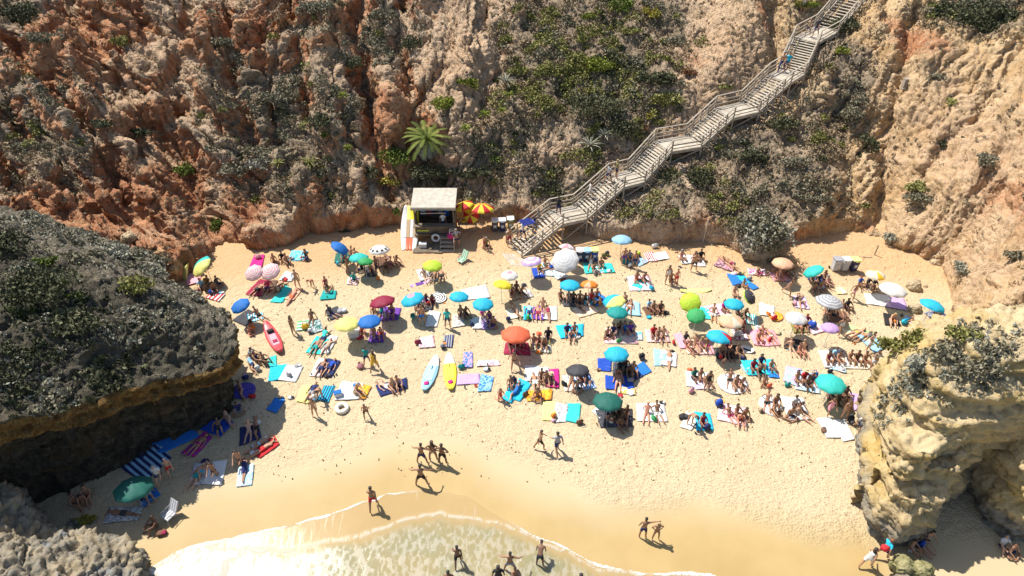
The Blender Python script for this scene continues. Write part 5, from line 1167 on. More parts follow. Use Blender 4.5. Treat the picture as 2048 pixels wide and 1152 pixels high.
# ---------------------------------------------------------------- who and what lies where (photo positions of spots on the sand)
# U x y diameter tilt lean-direction pattern colours | T x y width length turn pattern colours | P pose x y facing skin garment colour hair size | B kind x y colours size turn
rd("""
> at the cliff corner, back left
U 398 530 1.75 38 200 h turquoise lemon
T 388 560 1.0 1.3 20 p pink
P knees 405 578 20 1 shirt sky n
P knees 418 572 -20 2 trunks navy b
P sitfwd 428 580 30 1 bikini maroon bl
P cross 436 572 60 2 shirt charcoal b
B tote 396 588 maroon
B pack 424 590 royal
B pack 412 566 gold olive .9
B heap 443 588 sky white
T 432 594 .8 1.1 70 c red white
> behind the two pink-ringed umbrellas at left
T 516 526 .85 1.5 5 p magenta
B tote 518 520 pink white

P cross 549 527 30 1 bikini maroon nl
P knees 566 524 0 2 shirt black b
P knees 575 529 30 1 trunks charcoal n
B heap 583 521 black grey
T 597 515 1.25 1.2 0 f cyan sky
P cross 614 518 -20 2 swimsuit black bl
> in the back left open sand
P stand 597 577 0 0 trunks tan n 1.05
T 577 556 .9 1.0 -10 p white
P bend 626 577 -20 4 bikini red rl .8
P knees 652 572 10 4 swimsuit maroon nl .9
B shoes 665 576 tan
> in the row of three sunbathers at back left
T 520 578 1.1 1.7 -15 p maroon
T 541 575 .7 1.3 -5 p brown
P back 518 582 -22 1 trunks black b
P sitback 536 578 0 2 shirt maroon b
P prop 558 578 -22 1 trunks navy b
T 566 592 .75 1.7 -18 p turquoise
P prone 585 596 -15 4 trunks coral n
T 588 590 .7 1.3 -15 p peach
> beside the small dark blue umbrella at left
U 478 608 1.3 12 200 - blue
T 494 637 1.2 1.3 -30 p charcoal
T 512 636 1.0 .8 20 s cyan white
P sitback 518 634 50 1 trunks black b
B tote 505 660 orange coral 1.1
P cross 500 668 80 4 bikini red nl .8
> on the green towels left of the pale yellow umbrella
T 610 652 1.0 1.0 10 c silver green
T 630 655 .9 1.2 20 f silver darkgreen
P sitback 624 640 10 3 bikini maroon bl
B tote 612 658 gold orange 1.2
P stand 588 668 80 2 bikini brown nl
> on the teal mat behind the dark grey heap
T 658 592 1.0 .95 0 p teal
P sitfwd 655 588 180 1 bikini white nl
> beside the dark grey heap
T 668 628 .9 1.1 30 p charcoal
P sitback 664 630 60 2 shirt charcoal b
B heap 684 624 grey silver 1.5
> under the tilted blue umbrella at the back
U 682 492 1.4 30 20 - blue
T 684 518 1.0 1.1 0 p darkgreen
P knees 690 520 0 2 swimsuit purple bl
P sitback 702 514 0 1 trunks charcoal b
P sitback 711 518 10 1 trunks coral n
> under the cyan and green pair of umbrellas
U 717 511 1.35 14 90 - turquoise
U 731 519 1.1 18 60 - green
P cross 724 540 0 3 shirt black b
P sitfwd 742 542 20 1 trunks maroon n
P knees 752 534 20 2 trunks navy b
T 741 545 .8 1.3 15 p charcoal
P stand 697 549 100 2 bikini olive nl
P cross 708 562 10 0 shirt teal g .85
T 706 564 .8 .8 0 p white
> by the white umbrella with black dots
U 758 495 1.45 10 100 d white black
T 765 526 1.2 1.2 10 p brown
P side 778 524 40 2 bikini navy bl
P back 782 532 35 1 trunks maroon n
P sitfwd 792 528 40 2 bikini brown nl
P knees 775 540 0 3 trunks black b
> under the lime yellow umbrella in front of the hut
U 865 527 1.4 10 60 - lime
T 847 552 .8 1.3 20 f white grey
T 868 552 .8 1.4 -8 p charcoal
P back 868 556 -5 2 trunks brown b
P back 883 555 8 1 trunks black b
P sitback 850 557 25 0 bikini grey gl
> between the hut and the stairs
P cross 973 494 10 1 shirt olive g
P stand 969 500 60 1 trunks maroon n .8
P stand 1019 494 30 2 trunks maroon b
P hips 1068 470 60 1 shirts navy b
> under the maroon umbrella
U 763 598 1.7 20 120 - maroon
T 782 630 1.2 1.3 0 p purple
P knees 748 622 10 1 bikini coral nl
P sitback 764 628 0 2 shirt teal b
P knees 785 630 0 2 swimsuit purple bl
B tote 772 636 grey
> by the cyan umbrella with the pink centre
U 823 594 1.5 12 150 c cyan pink
T 875 597 1.3 1.2 0 r white charcoal R
P sitfwd 851 603 30 3 dress purple bl
P sitfwd 864 604 20 3 dress maroon bl
P cross 838 614 20 2 bikini purple nl
T 848 615 1.2 1.0 20 p charcoal
P stand 845 650 10 1 trunks blue r
B pack 826 637 darkgreen teal
T 866 640 .8 1.5 -5 p white
B ball 843 632 coral
> between the two matching cyan umbrellas
U 918 589 1.3 8 80 - cyan
U 966 604 1.35 8 80 - cyan
T 950 588 1.9 1.3 12 m white silver
P knees 922 632 0 2 bikini purple bl
P sitfwd 930 628 30 3 trunks black b
T 917 643 .8 1.2 5 f cream grey
P stand 896 656 0 1 shirt turquoise bl
P knees 966 634 10 1 shirt magenta r .8
P sitfwd 979 636 0 2 swimsuit purple bl
P cross 988 650 -10 2 trunks navy b
T 953 648 .7 1.1 8 p white
T 976 648 .9 1.1 0 f lilac navy
> under the round yellow umbrella left of centre
U 693 643 1.6 6 90 - lemon
B cooler 709 674 silver white 1.6 4
P knees 725 664 10 4 trunks red n
B heap 719 676 red maroon 1.1
> under the blue umbrella left of centre
U 738 638 1.4 10 100 - blue
P knees 748 670 0 1 bikini maroon bl
P sitfwd 762 668 10 4 trunks red b
T 754 676 1.0 1.0 0 p purple
> in the left middle of the beach
P walk 735 730 170 1 shirt teal b .95
P walk 751 742 160 2 dress gold nl 1.05
B tote 722 736 pink brown
P cross 720 733 0 1 bikini pink nl .5
T 637 692 1.0 1.5 -12 p turquoise
T 656 690 .8 1.6 -12 f white silver
P back 633 696 -10 2 trunks teal b
P prop 648 678 -10 1 shirt turquoise bl
P backknee 655 696 -15 0 trunks grey g
T 641 737 .8 1.5 -10 p white
T 659 738 .9 1.5 -12 p navy
P back 644 738 -10 2 trunks navy b
P back 661 737 -20 1 shirt royal b
B heap 655 753 black charcoal
B shoes 671 752 black
> at the shade edge, left middle
T 555 746 .95 1.3 5 p cyan
T 583 748 1.1 1.3 -8 f silver white
T 545 724 .5 .9 15 p turquoise
P knees 529 725 70 2 trunks black b
P knees 514 722 60 1 swimsuit navy bl
P sitfwd 500 712 70 2 shirt grey b
P side 505 732 40 1 shirt sky b
B pack 516 740 white grey
B heap 596 733 grey white
> on the violet-blue round cloth in the shade
T 486 782 1.5 1.3 10 r royal purple R
P side 484 782 30 1 bikini purple bl
B tote 492 758 navy royal
> between the lemon and the white blankets, left middle
T 611 789 .8 1.3 -5 p lemon
P back 625 786 -5 1 shirt navy b
P bend 641 797 10 1 trunks olive b .9
T 653 788 .7 1.2 -8 s navy cyan
P stand 631 832 0 1 bikini tan nl .95
B pack 630 799 white sky
T 700 783 1.4 1.4 -5 f white silver
T 726 785 .7 1.1 -10 f orange gold
P sitfwd 713 783 50 0 bikini red yl
B heap 713 772 blue navy
B cooler 677 792 white
P walk 733 836 10 2 trunks brown b .75
T 785 775 1.8 .9 18 p navy
P backknee 772 775 60 0 trunks white n
P knees 786 776 30 0 swimsuit peach yl
P knees 796 772 20 1 trunks charcoal b
T 552 811 .7 1.0 -15 p blue
B heap 563 797 black navy .7
B heap 582 796 white charcoal .8
B bottle 584 796 white
> by the big red umbrella
U 1032 663 1.9 8 80 - coral
P sitfwd 1020 690 20 3 swimsuit maroon bl
P knees 1034 692 0 3 trunks maroon b
P knees 1046 688 -10 3 bikini purple bl
T 1034 698 1.6 1.1 0 p maroon
T 1082 690 1.3 1.4 0 f olive white
P knees 1067 688 0 1 trunks white b
P sitfwd 1078 684 0 1 trunks red b
P sitfwd 1088 690 0 2 bikini gold nl
P knees 1096 676 0 3 shirt black b
P stride 1028 738 0 1 bikini brown nl
B hat 1078 668 coral
> left of the light blue paddle board
T 853 686 1.0 1.0 10 f pink white
B tote 836 688 maroon black
T 897 684 .6 1.1 0 s navy grey
B pack 886 697 grey black
B shoes 943 692 tan
> right of the yellow paddle board
T 936 720 .6 1.3 0 f blue lilac
B tote 923 736 teal black
T 937 759 1.4 .8 4 p lilac
T 977 727 1.4 .5 2 f white pink
B heap 973 740 silver black
T 972 768 .8 1.3 -8 f blue sky
B bottle 930 776 black
> on the cyan towels below the red umbrella
T 1024 786 .7 1.5 -25 p cyan
T 1040 782 .8 1.6 -25 p cyan
P kneel 1000 800 40 4 swimsuit red nl .9
P side 1032 786 -20 1 dress blue bl
P knees 1021 772 0 2 trunks white b
P sitfwd 1028 766 -10 2 shirt navy bl
> on the orange patterned towel below the red umbrella
T 1077 792 1.6 .8 5 f gold orange
P cross 1075 794 0 2 bikini brown bl
> on the white and magenta towels, centre
T 1065 748 .9 1.3 0 p white
T 1085 750 .8 1.2 0 p white
T 1105 757 .8 1.5 0 p magenta
P knees 1083 758 0 2 trunks charcoal b
P cross 1092 760 0 1 bikini grey nl
P sitfwd 1101 758 0 1 swimsuit charcoal nh
P back 1070 766 10 1 trunks white b
""")
rd("""
> on the cyan towel in the middle of the beach
T 1141 664 1.7 1.2 4 p cyan
P knees 1134 668 0 2 shirt navy b
P knees 1148 666 0 1 trunks charcoal b
P sitfwd 1141 674 0 0 trunks blue n
> by the net and sticks, centre
T 1170 622 1.5 1.1 30 f peach cream
P side 1160 618 50 2 trunks brown b .7
> under the big white zigzag umbrella near the stair foot
U 1129 518 2.0 26 235 R white silver
U 1135 491 1.15 30 70 a white pink
U 1062 519 1.5 14 120 r white lilac
T 1098 540 1.6 1.6 0 f sky white
T 1076 548 .8 1.2 10 p royal
P sitfwd 1078 540 10 2 shirt gold b
P back 1100 538 -70 1 swimsuit royal bl
P knees 1090 532 40 1 trunks teal b
T 1120 552 .9 .8 30 p white
> under the pale pink umbrella, back centre
U 1019 547 1.2 8 90 c white pink
U 1006 565 1.3 16 60 - yellow
T 1030 590 1.3 1.1 20 p tan
P knees 1024 590 0 2 trunks maroon b
P knees 1033 584 0 3 bikini brown bl
P sitfwd 1042 588 30 2 trunks black b
B hat 1048 572 charcoal
T 1052 590 .8 .8 20 p white
> under the cyan and orange umbrellas, back centre
U 1140 566 1.4 8 90 - cyan
U 1179 565 1.2 16 80 q orange peach
P knees 1121 598 10 2 trunks black b
P knees 1137 600 0 2 bikini navy nl
P sitfwd 1146 598 0 3 shirt brown b
P knees 1159 602 0 2 trunks orange b
P sitfwd 1170 600 0 3 trunks black b
P knees 1182 600 0 2 swimsuit red bl
P cross 1193 596 -10 1 trunks brown n
T 1160 605 2.4 .9 0 p charcoal
T 1196 600 1.0 1.1 30 p blue
T 1178 604 .8 .8 0 p cyan
> by the half yellow, half cyan umbrella
U 1228 598 1.4 12 150 h cyan lemon
U 1235 620 1.4 6 90 - teal
T 1262 618 1.2 1.4 -10 p sky
P back 1259 617 -10 2 bikini white bl
P sitback 1252 607 20 1 trunks black b
> on the white mat by the back centre bins
T 1280 568 1.7 1.7 2 p white
T 1276 572 .7 1.2 -30 p turquoise
T 1290 570 .6 1.2 20 f cyan sky
P cross 1272 562 30 1 swimsuit coral nl
P sitfwd 1286 560 20 2 trunks navy b
B shoes 1252 561 black
B shoes 1305 582 black
> on the row of cyan towels below the middle bins
T 1177 538 .7 1.2 5 p turquoise
T 1197 538 .7 1.2 5 c turquoise white
T 1216 538 .8 1.1 5 p turquoise
P sitback 1181 532 -5 1 swimsuit white nl
P knees 1201 534 0 1 trunks teal n
P sitfwd 1187 540 10 2 trunks black b
B pack 1207 516 olive brown
B pack 1214 512 charcoal olive
> beside the light blue umbrella under the stairs
U 1244 475 1.45 6 90 - sky
P stand 1247 530 0 1 trunks purple y
P stand 1268 537 0 1 trunks navy n
P knees 1258 520 20 1 shirt grey g
B pack 1276 514 lime black 1.1
T 1258 523 .9 .8 0 p teal
T 1280 524 .9 .9 30 f sky grey
T 1300 516 .75 1.1 10 s white red
T 1322 514 1.1 .9 15 f white silver
B tote 1309 497 white black 1.2
> between the light blue umbrella and the pole
P hips 1386 543 0 1 trunks black b 1.05
P knees 1362 520 20 1 swimsuit pink gl
P knees 1400 520 0 2 shirt black b
P cross 1388 522 10 2 bikini maroon bl
T 1374 521 1.1 1.0 0 f silver white
T 1396 528 1.0 .8 0 p white
P stand 1334 568 10 1 swimsuit white bl
P stand 1351 570 20 4 trunks red n .9
P knees 1341 562 20 2 trunks black b
B shoes 1341 581 olive
> on the patterned mats below the big shrub
T 1450 532 1.3 1.2 -30 f charcoal pink
P prone 1449 528 20 1 bikini black nl
P side 1460 533 40 1 trunks maroon b
T 1513 547 1.3 .7 -8 f white magenta
P cross 1514 549 0 1 bikini pink yl .7
> on the three royal cyan mats, right of centre back
T 1468 562 .7 1.2 4 p blue
T 1486 562 .6 1.0 25 p cyan
T 1498 572 .55 1.2 35 p blue
B heap 1480 552 black olive
B heap 1466 551 white pink
P knees 1486 575 20 1 bikini maroon nl .8
> under the peach umbrella beside the big shrub
U 1567 522 1.5 8 80 - peach
P cross 1553 556 20 4 bikini red bl
P knees 1566 550 0 2 trunks maroon b
P sitfwd 1575 548 10 3 bikini brown bl
T 1562 556 1.4 .9 0 p pink
T 1580 552 1.0 .8 10 p tan
> under the tilted cyan umbrella at back right
U 1625 538 1.35 34 150 - turquoise
T 1640 566 1.4 1.2 20 p navy
P knees 1622 566 10 2 trunks black b
P sitfwd 1634 564 0 3 shirt black b
P knees 1647 562 10 2 bikini navy bl
P sitfwd 1626 580 -10 1 bikini pink nl
P cross 1640 578 10 1 trunks white b
P knees 1652 572 30 0 swimsuit pink gl
> in the open right back of the beach
P stride 1573 592 40 1 bikini grey nl
P walk 1703 600 20 1 trunks pink b 1.05
P backknee 1600 606 -8 1 bikini charcoal bl
T 1601 606 .9 1.3 -8 f white lilac
P knees 1717 573 20 1 shirt royal r
P knees 1733 575 30 2 shirt black b
P sitfwd 1744 574 -10 1 shirt black bl
U 1752 546 1.3 4 90 q cream gold
T 1752 602 1.5 1.2 -10 p white
T 1765 598 1.0 .7 -10 p white
T 1791 609 1.3 1.2 -15 p lilac
B heap 1790 592 charcoal darkgreen 1.3
T 1680 584 .7 .7 0 f lemon cream
> by the white umbrella at right
U 1789 574 1.75 8 60 - white
> by the grey ring-striped umbrella at right
U 1661 598 1.7 14 60 R silver grey
T 1672 632 1.4 1.3 0 p brown
P sitback 1650 626 -10 1 bikini brown nl
P knees 1660 622 0 2 trunks sky b
P sitback 1684 622 0 2 trunks tan b
P knees 1692 618 20 3 shirt black b
B pack 1640 606 charcoal black
T 1671 616 .5 .6 0 p sky
> by the cyan umbrella near the right cliff
U 1868 606 1.65 20 40 - cyan
T 1878 637 1.3 1.5 20 f navy grey
P knees 1868 626 0 3 shirt navy b
T 1884 652 1.0 .7 0 p white
> below the white umbrella, far right
T 1782 641 .95 1.1 -12 p black
P sitfwd 1782 641 -10 0 bikini black yl
B tote 1808 648 cyan blue 1.3
P sitback 1821 656 -8 1 swimsuit white bl
P side 1842 656 70 4 bikini pink nl
T 1843 660 1.3 1.0 10 p pink
B shoes 1803 632 black
B heap 1797 688 blue cyan
T 1797 692 .7 .6 10 p blue
> by the lime umbrella right of centre
U 1381 603 1.35 26 250 - lime
U 1392 628 1.2 14 220 - green
P knees 1394 634 0 4 shirt maroon b
T 1411 628 .9 1.1 -20 p turquoise
P sitback 1426 630 -5 1 trunks white n
P knees 1446 622 20 1 shirt magenta bl
T 1432 622 1.4 1.1 10 f white pink
> by the cyan umbrella right of centre
U 1469 604 1.3 6 90 - cyan
P knees 1467 592 0 0 bikini white bl
P knees 1474 628 0 3 trunks black b
P sitfwd 1487 632 0 2 swimsuit charcoal bl
T 1499 640 1.0 1.0 -10 s turquoise white
U 1503 592 1.1 42 -30 e charcoal lime
T 1533 622 1.0 1.2 -15 p white
T 1551 634 1.0 1.0 0 r orange gold R
B tote 1547 640 red magenta
> by the big peach umbrella right of centre
U 1463 637 1.6 10 100 q peach cream
B tote 1444 650 gold orange 1.2
P knees 1472 660 10 2 trunks navy b
P knees 1482 656 0 1 shirt red r
T 1480 670 1.0 1.0 0 f maroon white
B tote 1475 672 white black 1.3
> by the cyan umbrella with the red panel
U 1440 668 1.6 16 70 1 cyan red
P knees 1452 696 0 4 shirt maroon b
P knees 1442 708 0 2 bikini coral bl
P sitfwd 1457 708 10 3 trunks black b
P knees 1474 708 20 1 bikini grey nl
T 1458 706 1.9 1.1 5 p black
B heap 1484 716 navy black
P walk 1445 735 30 2 trunks brown b .6
> by the white umbrella with green tint, right
U 1594 632 1.4 6 90 a white silver
T 1602 656 1.3 1.0 0 p olive
P knees 1592 656 0 4 trunks orange b
P sitfwd 1603 652 0 2 trunks black b
P knees 1610 650 10 1 shirt maroon r
B ball 1622 656 royal white 1.4
T 1630 660 1.0 .8 15 p white
> by the small lilac umbrella at right
U 1662 652 1.05 6 90 - lilac
P walk 1676 670 10 1 swimsuit white nl
T 1714 672 .6 1.8 65 s gold white
T 1722 664 .6 1.7 62 s lemon teal
P back 1712 668 -60 0 bikini gold bl
P back 1722 676 -60 1 trunks sky n
P hips 1735 700 30 1 dress white nl
T 1744 686 1.0 1.5 20 p sky
B hat 1741 664 tan
""")
rd("""
> in the group of four, centre
T 1240 672 2.0 1.5 0 f pink cream
P knees 1226 668 -20 2 shirt navy bl
P sitfwd 1238 656 0 3 trunks black b
P knees 1248 662 0 2 dress blue bl
P knees 1260 664 10 1 shirt purple bl
T 1271 672 .9 .8 0 f cyan white
P cross 1214 672 20 2 trunks black b
> on the pale pink towel, centre right
T 1314 672 1.5 1.2 0 f cream pink
P knees 1306 670 0 2 shirt red b
P knees 1316 674 0 1 trunks white b
P sitback 1326 674 0 1 bikini grey gl
> in the row of five on pink towels
T 1362 682 .6 1.4 10 p pink
T 1392 694 1.4 1.3 0 f peach white
T 1412 696 .9 1.2 0 p pink
P knees 1370 684 20 1 shirt charcoal nl
P sitfwd 1375 696 30 4 bikini magenta bl
P sitback 1390 690 -5 1 bikini brown nl
P knees 1402 694 0 1 swimsuit pink yl
P sitback 1413 692 0 2 trunks maroon b
> under the three-person dark group, centre
P knees 1297 618 20 1 shirt sky b
P knees 1306 622 10 2 trunks maroon b
P knees 1320 622 0 2 shirt brown b
T 1308 622 1.4 .8 10 p brown
B heap 1331 627 black charcoal
B shoes 1288 618 black
> on the three side-by-side towels behind the red umbrella
T 1056 628 .6 1.3 0 p cyan
T 1076 628 .8 1.3 0 p purple
T 1098 628 1.1 1.3 0 f white silver
P back 1059 626 0 2 shirt sky b
P back 1076 628 5 4 trunks maroon n
P prone 1096 628 0 2 swimsuit maroon bl
P sitback 1085 618 0 1 bikini purple nl
> left of the three side-by-side towels
P side 1032 624 30 1 bikini white bl
T 1028 628 .9 1.0 20 p cream
> under the cyan umbrella in the centre
U 1233 703 1.5 10 110 - cyan
T 1209 730 .85 1.1 -8 p royal
T 1284 740 .9 .9 30 p blue
T 1272 752 .7 .6 30 p navy
P knees 1240 740 0 3 shirt black b
P knees 1250 736 0 3 trunks navy b
P sitfwd 1256 746 0 3 bikini black bl
P knees 1266 744 10 1 bikini brown bl
T 1248 742 1.4 1.2 0 p charcoal
B pack 1283 718 black charcoal 1.2
B heap 1197 740 brown tan .6
> on the white towels right of the cyan umbrella
T 1320 716 .8 1.4 -5 p sky
T 1337 718 1.0 1.3 -12 f white silver
P prone 1338 720 -10 1 trunks white b
B hat 1344 704 black
> by the dark grey umbrella
U 1155 735 1.35 18 100 - charcoal
P knees 1162 760 10 3 trunks red b
P sitfwd 1172 756 10 2 shirt navy b
T 1170 766 1.1 1.1 20 s blue white
T 1140 766 .8 1.3 0 f cream white
P sitback 1143 764 -5 1 bikini black gl
P cross 1154 776 0 2 trunks black b
> between the two royal blue mats
T 1222 766 .7 1.1 -5 p royal
T 1253 766 .7 1.1 5 p royal
P back 1237 764 -8 4 trunks peach n
P sitfwd 1234 750 0 2 bikini coral bl
T 1254 783 1.0 .5 -10 f gold white
B heap 1262 790 white silver .7
> under the dark green umbrella
U 1216 797 1.75 6 90 - darkgreen
T 1230 838 2.0 1.3 0 p charcoal
P knees 1214 832 20 2 shirt royal bl
P knees 1226 828 0 3 shirt black b
P cross 1222 846 170 2 bikini white bl
P knees 1239 832 0 3 trunks black b
P knees 1246 842 0 2 shirt brown bl
P sitfwd 1234 850 30 3 trunks navy b
P knees 1252 832 -30 3 bikini maroon bl
B shoes 1196 848 brown
T 1203 826 .8 .9 30 p white
> in the row of three towels below the centre
T 1099 823 .8 1.4 -4 p lemon
T 1122 827 .75 1.4 -8 f grey white
T 1146 827 .8 1.4 -8 p turquoise
B tote 1159 848 brown peach
> on the white towel right of the dark green umbrella
T 1302 826 1.7 1.35 -2 p white
P sitback 1293 830 -8 4 bikini pink bl
P sitback 1314 828 8 2 trunks white b
B heap 1323 807 black white .8
> around the cyan towel at lower right
T 1407 845 .95 1.3 -5 p cyan
P knees 1404 848 0 2 dress maroon bl
B pack 1413 860 navy black 1.2
P bend 1380 850 20 1 bikini white bl
B heap 1366 836 black charcoal 1.3
B shoes 1393 866 black
T 1378 845 .7 1.2 -30 f cream white
> on the white towel at lower right
T 1464 830 1.6 1.35 -15 p white
P sitback 1458 832 20 1 trunks maroon b
P knees 1472 830 20 2 bikini brown bl
P sitfwd 1478 840 0 4 trunks red n
P cross 1488 834 0 2 bikini olive nl
B pack 1437 812 royal black 1.4
B hat 1442 802 gold
> in the group right of the dark green umbrella's row
T 1397 760 1.5 1.3 -5 p white
P knees 1387 756 20 2 shirt darkgreen b
P knees 1400 756 0 1 bikini grey bl
P stand 1413 778 0 2 swimsuit black bl
T 1398 770 .7 .7 10 f lilac white
P sitfwd 1410 762 10 1 bikini white bl
B hat 1380 740 coral
> on the white round cloth at right
T 1466 768 1.9 1.7 0 f white silver R
P sitback 1459 760 -10 2 trunks black b
P knees 1471 772 0 1 bikini maroon bl
P sitfwd 1481 768 10 1 swimsuit pink nl
> on the cyan towels at right
T 1518 736 1.9 1.3 0 f cyan turquoise
T 1545 748 .6 .7 0 p blue
T 1498 738 .8 .8 20 p sky
P knees 1505 738 0 2 shirt maroon bl
P knees 1520 730 10 1 shirt navy bl
P sitfwd 1517 744 0 3 trunks black b
P knees 1540 738 10 1 trunks sky g
P cross 1527 768 10 1 bikini peach nl .75
B tote 1538 774 coral red .8
> on the pink towels at right
T 1517 676 1.0 1.5 0 p pink
T 1540 676 .9 1.5 0 p pink
P knees 1516 680 0 4 trunks red b
P sitback 1524 672 0 4 bikini maroon nl
P back 1541 676 10 1 bikini white bl
B hat 1515 656 white
B heap 1556 668 tan darkgreen .8
> on the black towels at right
T 1584 690 1.0 1.1 -20 f black brown
T 1598 694 1.0 1.1 -20 p black
P sitback 1581 698 -5 0 trunks tan n
P knees 1597 706 10 4 bikini peach nl
P sitback 1607 702 0 1 bikini brown yl
> on the white towel at far right
T 1667 718 1.6 1.5 0 p white
P knees 1655 722 0 2 swimsuit maroon bl
P knees 1668 716 0 2 shirt sky b
P knees 1676 722 0 1 bikini charcoal bl
T 1676 736 .9 .6 -20 f sky white
B hat 1686 741 grey
> beside the outcrop's left end
P knees 1698 720 0 1 trunks black b
P knees 1712 722 -10 2 shirt brown b
P knees 1728 724 0 2 trunks coral b
P hips 1743 738 20 1 dress silver bl
T 1712 728 1.8 .9 0 p cream
B hat 1740 708 tan
P knees 1742 772 10 1 shirt charcoal gl
P side 1752 781 60 1 trunks coral n
T 1746 780 1.0 .9 20 p pink
> on the light blue blankets at lower right
T 1584 752 .9 1.5 -25 f sky lilac
T 1612 764 1.5 1.6 -10 f white sky
P knees 1592 762 10 1 bikini maroon bl
P knees 1607 760 0 2 shirt red nh
P knees 1613 772 0 3 trunks navy b
P sitfwd 1620 758 0 2 trunks charcoal b
B tote 1626 756 blue royal 1.3
B tote 1574 772 teal white .9
> below the turquoise umbrella at lower right
U 1664 762 1.75 4 90 - turquoise
T 1680 798 1.5 1.3 -20 p brown
P knees 1662 794 0 2 shirt charcoal b
P knees 1678 792 0 3 trunks maroon b
P knees 1690 792 0 3 bikini red bl
P sitfwd 1684 806 10 2 trunks tan b
P walk 1655 830 0 1 dress pink nl
P stand 1686 838 0 2 bikini tan nl
T 1657 856 .85 1.45 3 p white
T 1686 860 .8 1.5 4 p white
> on the round white cloth at lower right
T 1540 812 1.3 1.6 -5 p white - R
P sitback 1533 806 -20 1 trunks black b
P knees 1550 810 -10 2 bikini charcoal bl
P sitfwd 1543 822 20 1 bikini white nl
B tote 1554 830 brown
> on the white and blue towel at lower right
T 1590 818 1.3 1.7 -4 f silver white
P knees 1588 812 0 3 shirt white b
P sitfwd 1594 818 20 2 bikini olive bl
P sitback 1600 830 40 0 trunks cream n
P cross 1580 832 0 2 trunks charcoal b
> on the pink mat beside the outcrop
T 1722 806 1.0 1.3 -10 p lilac
B ball 1735 810 cyan turquoise 1.2
P sitback 1724 816 -10 1 trunks pink b
P walk 1713 862 30 1 shirt white b
B pack 1700 842 black grey 1.2
""")
rd("""
> in the shade at lower left
T 351 878 1.25 2.2 -52 p blue
T 298 926 1.7 2.0 -35 c navy sky
B pack 285 912 black navy
P sitfwd 166 1000 40 1 bikini grey bl
P knees 152 1006 60 2 trunks charcoal b
P knees 176 990 20 1 trunks maroon b
B heap 314 851 white silver
B heap 341 855 white grey .8
P knees 328 856 40 3 trunks black b
T 397 890 .8 1.6 -25 f purple magenta
P back 398 890 -28 1 bikini magenta bl
T 433 852 1.5 1.1 -20 p royal
P backknee 438 856 25 1 trunks charcoal b
P side 458 838 50 0 bikini tan nl
B tote 419 836 magenta purple
P cross 478 822 20 2 shirt navy b
B heap 466 818 white grey .6
T 500 868 1.1 1.2 20 p navy
P sitback 499 864 10 0 bikini white bl
P side 515 858 30 2 trunks black b
B hat 515 845 white
> beside the teal umbrella in the shade
U 265 970 1.9 10 90 - darkgreen
T 292 984 .9 1.5 42 p blue
P back 294 986 38 0 trunks white n
> at the shade edge, lower left
P walk 324 965 10 0 shirt white g
P walk 345 950 30 0 trunks red w
T 533 896 .7 1.4 -40 p red
T 520 892 .6 1.3 -40 p white
P prone 528 898 -38 1 trunks red b
P prone 519 890 -40 1 bikini sky bl
T 431 946 1.0 1.5 5 p white
T 400 948 .9 1.4 5 f white grey
P back 396 952 -8 0 trunks teal b
P backknee 404 946 -12 1 trunks cyan b
P kneel 431 950 0 2 bikini black bl
B heap 410 924 navy charcoal
T 491 952 .8 1.3 12 f white sky
P prop 490 940 8 2 dress navy bl
P kneel 481 926 10 1 bikini brown bl
T 246 1027 .85 1.7 95 p white
P prone 244 1026 80 2 trunks charcoal b
> at the waterline, lower left
P knees 311 1050 -30 3 trunks brown b
B heap 321 1064 brown maroon 1.2
""")
for q, t in (((505, 543, 1.3), 'left'), ((538, 540, 1.4), 'right')): umbrella(*q, 22, 250, 'R', 'white', 'pink', label=f'white and pink ring-striped umbrella, {t} of the touching pair')
# walkers on the open sand and in the water, each with its own words
for q in [('walk', 1080, 899, 100, 2, 'trunks', 'black', 'b', 1, 'alone-looking, left of the pair on the open lower sand'), ('walk', 1114, 905, 200, 1, 'shirts', 'grey', 'b', 1, 'right of the pair on the open lower sand'),
          ('wide', 845, 926, 170, 2, 'trunks', 'navy', 'b', 1, 'left of the trio above the wet sand'), ('hips', 867, 921, 180, 2, 'bikini', 'tan', 'nl', 1, 'in the middle of the trio above the wet sand'), ('hips', 886, 927, 170, 3, 'trunks', 'black', 'b', 1, 'right of the trio above the wet sand'),
          ('wide', 844, 969, 180, 2, 'trunks', 'black', 'b', 1, 'alone where dry sand turns wet'), ('walk', 748, 1014, 185, 2, 'trunks', 'red', 'b', 1.08, 'alone beside the first foam line'),
          ('reach', 1285, 1072, 175, 2, 'trunks', 'navy', 'b', 1, 'touching the head of a companion, wet sand'), ('hips', 1311, 1076, 0, 2, 'bikini', 'tan', 'yl', .95, 'beside the man with outstretched arm, wet sand'),
          ('walk', 1733, 1128, 120, 1, 'dress', 'white', 'bl', 1, 'at the edge of the outcrop shade, bottom right'), ('stride', 1762, 1111, 110, 2, 'shirts', 'cyan', 'r', 1, 'with a red bundle at the outcrop shade edge'),
          ('sitfwd', 1838, 1088, 30, 1, 'shirt', 'royal', 'n', 1, 'in the outcrop shade'), ('kneel', 1852, 1080, 0, 1, 'bikini', 'white', 'bl', .9, 'in the outcrop shade'), ('knees', 1822, 1098, 40, 1, 'trunks', 'white', 'b', 1, 'in the outcrop shade'),
          ('knees', 2006, 1088, 0, 0, 'shirt', 'white', 'g', 1, 'against the shaded wall at bottom right'), ('cross', 2022, 1100, 10, 2, 'trunks', 'navy', 'b', 1, 'against the shaded wall at bottom right')]:
    person(*q[:9], phrase=q[9])
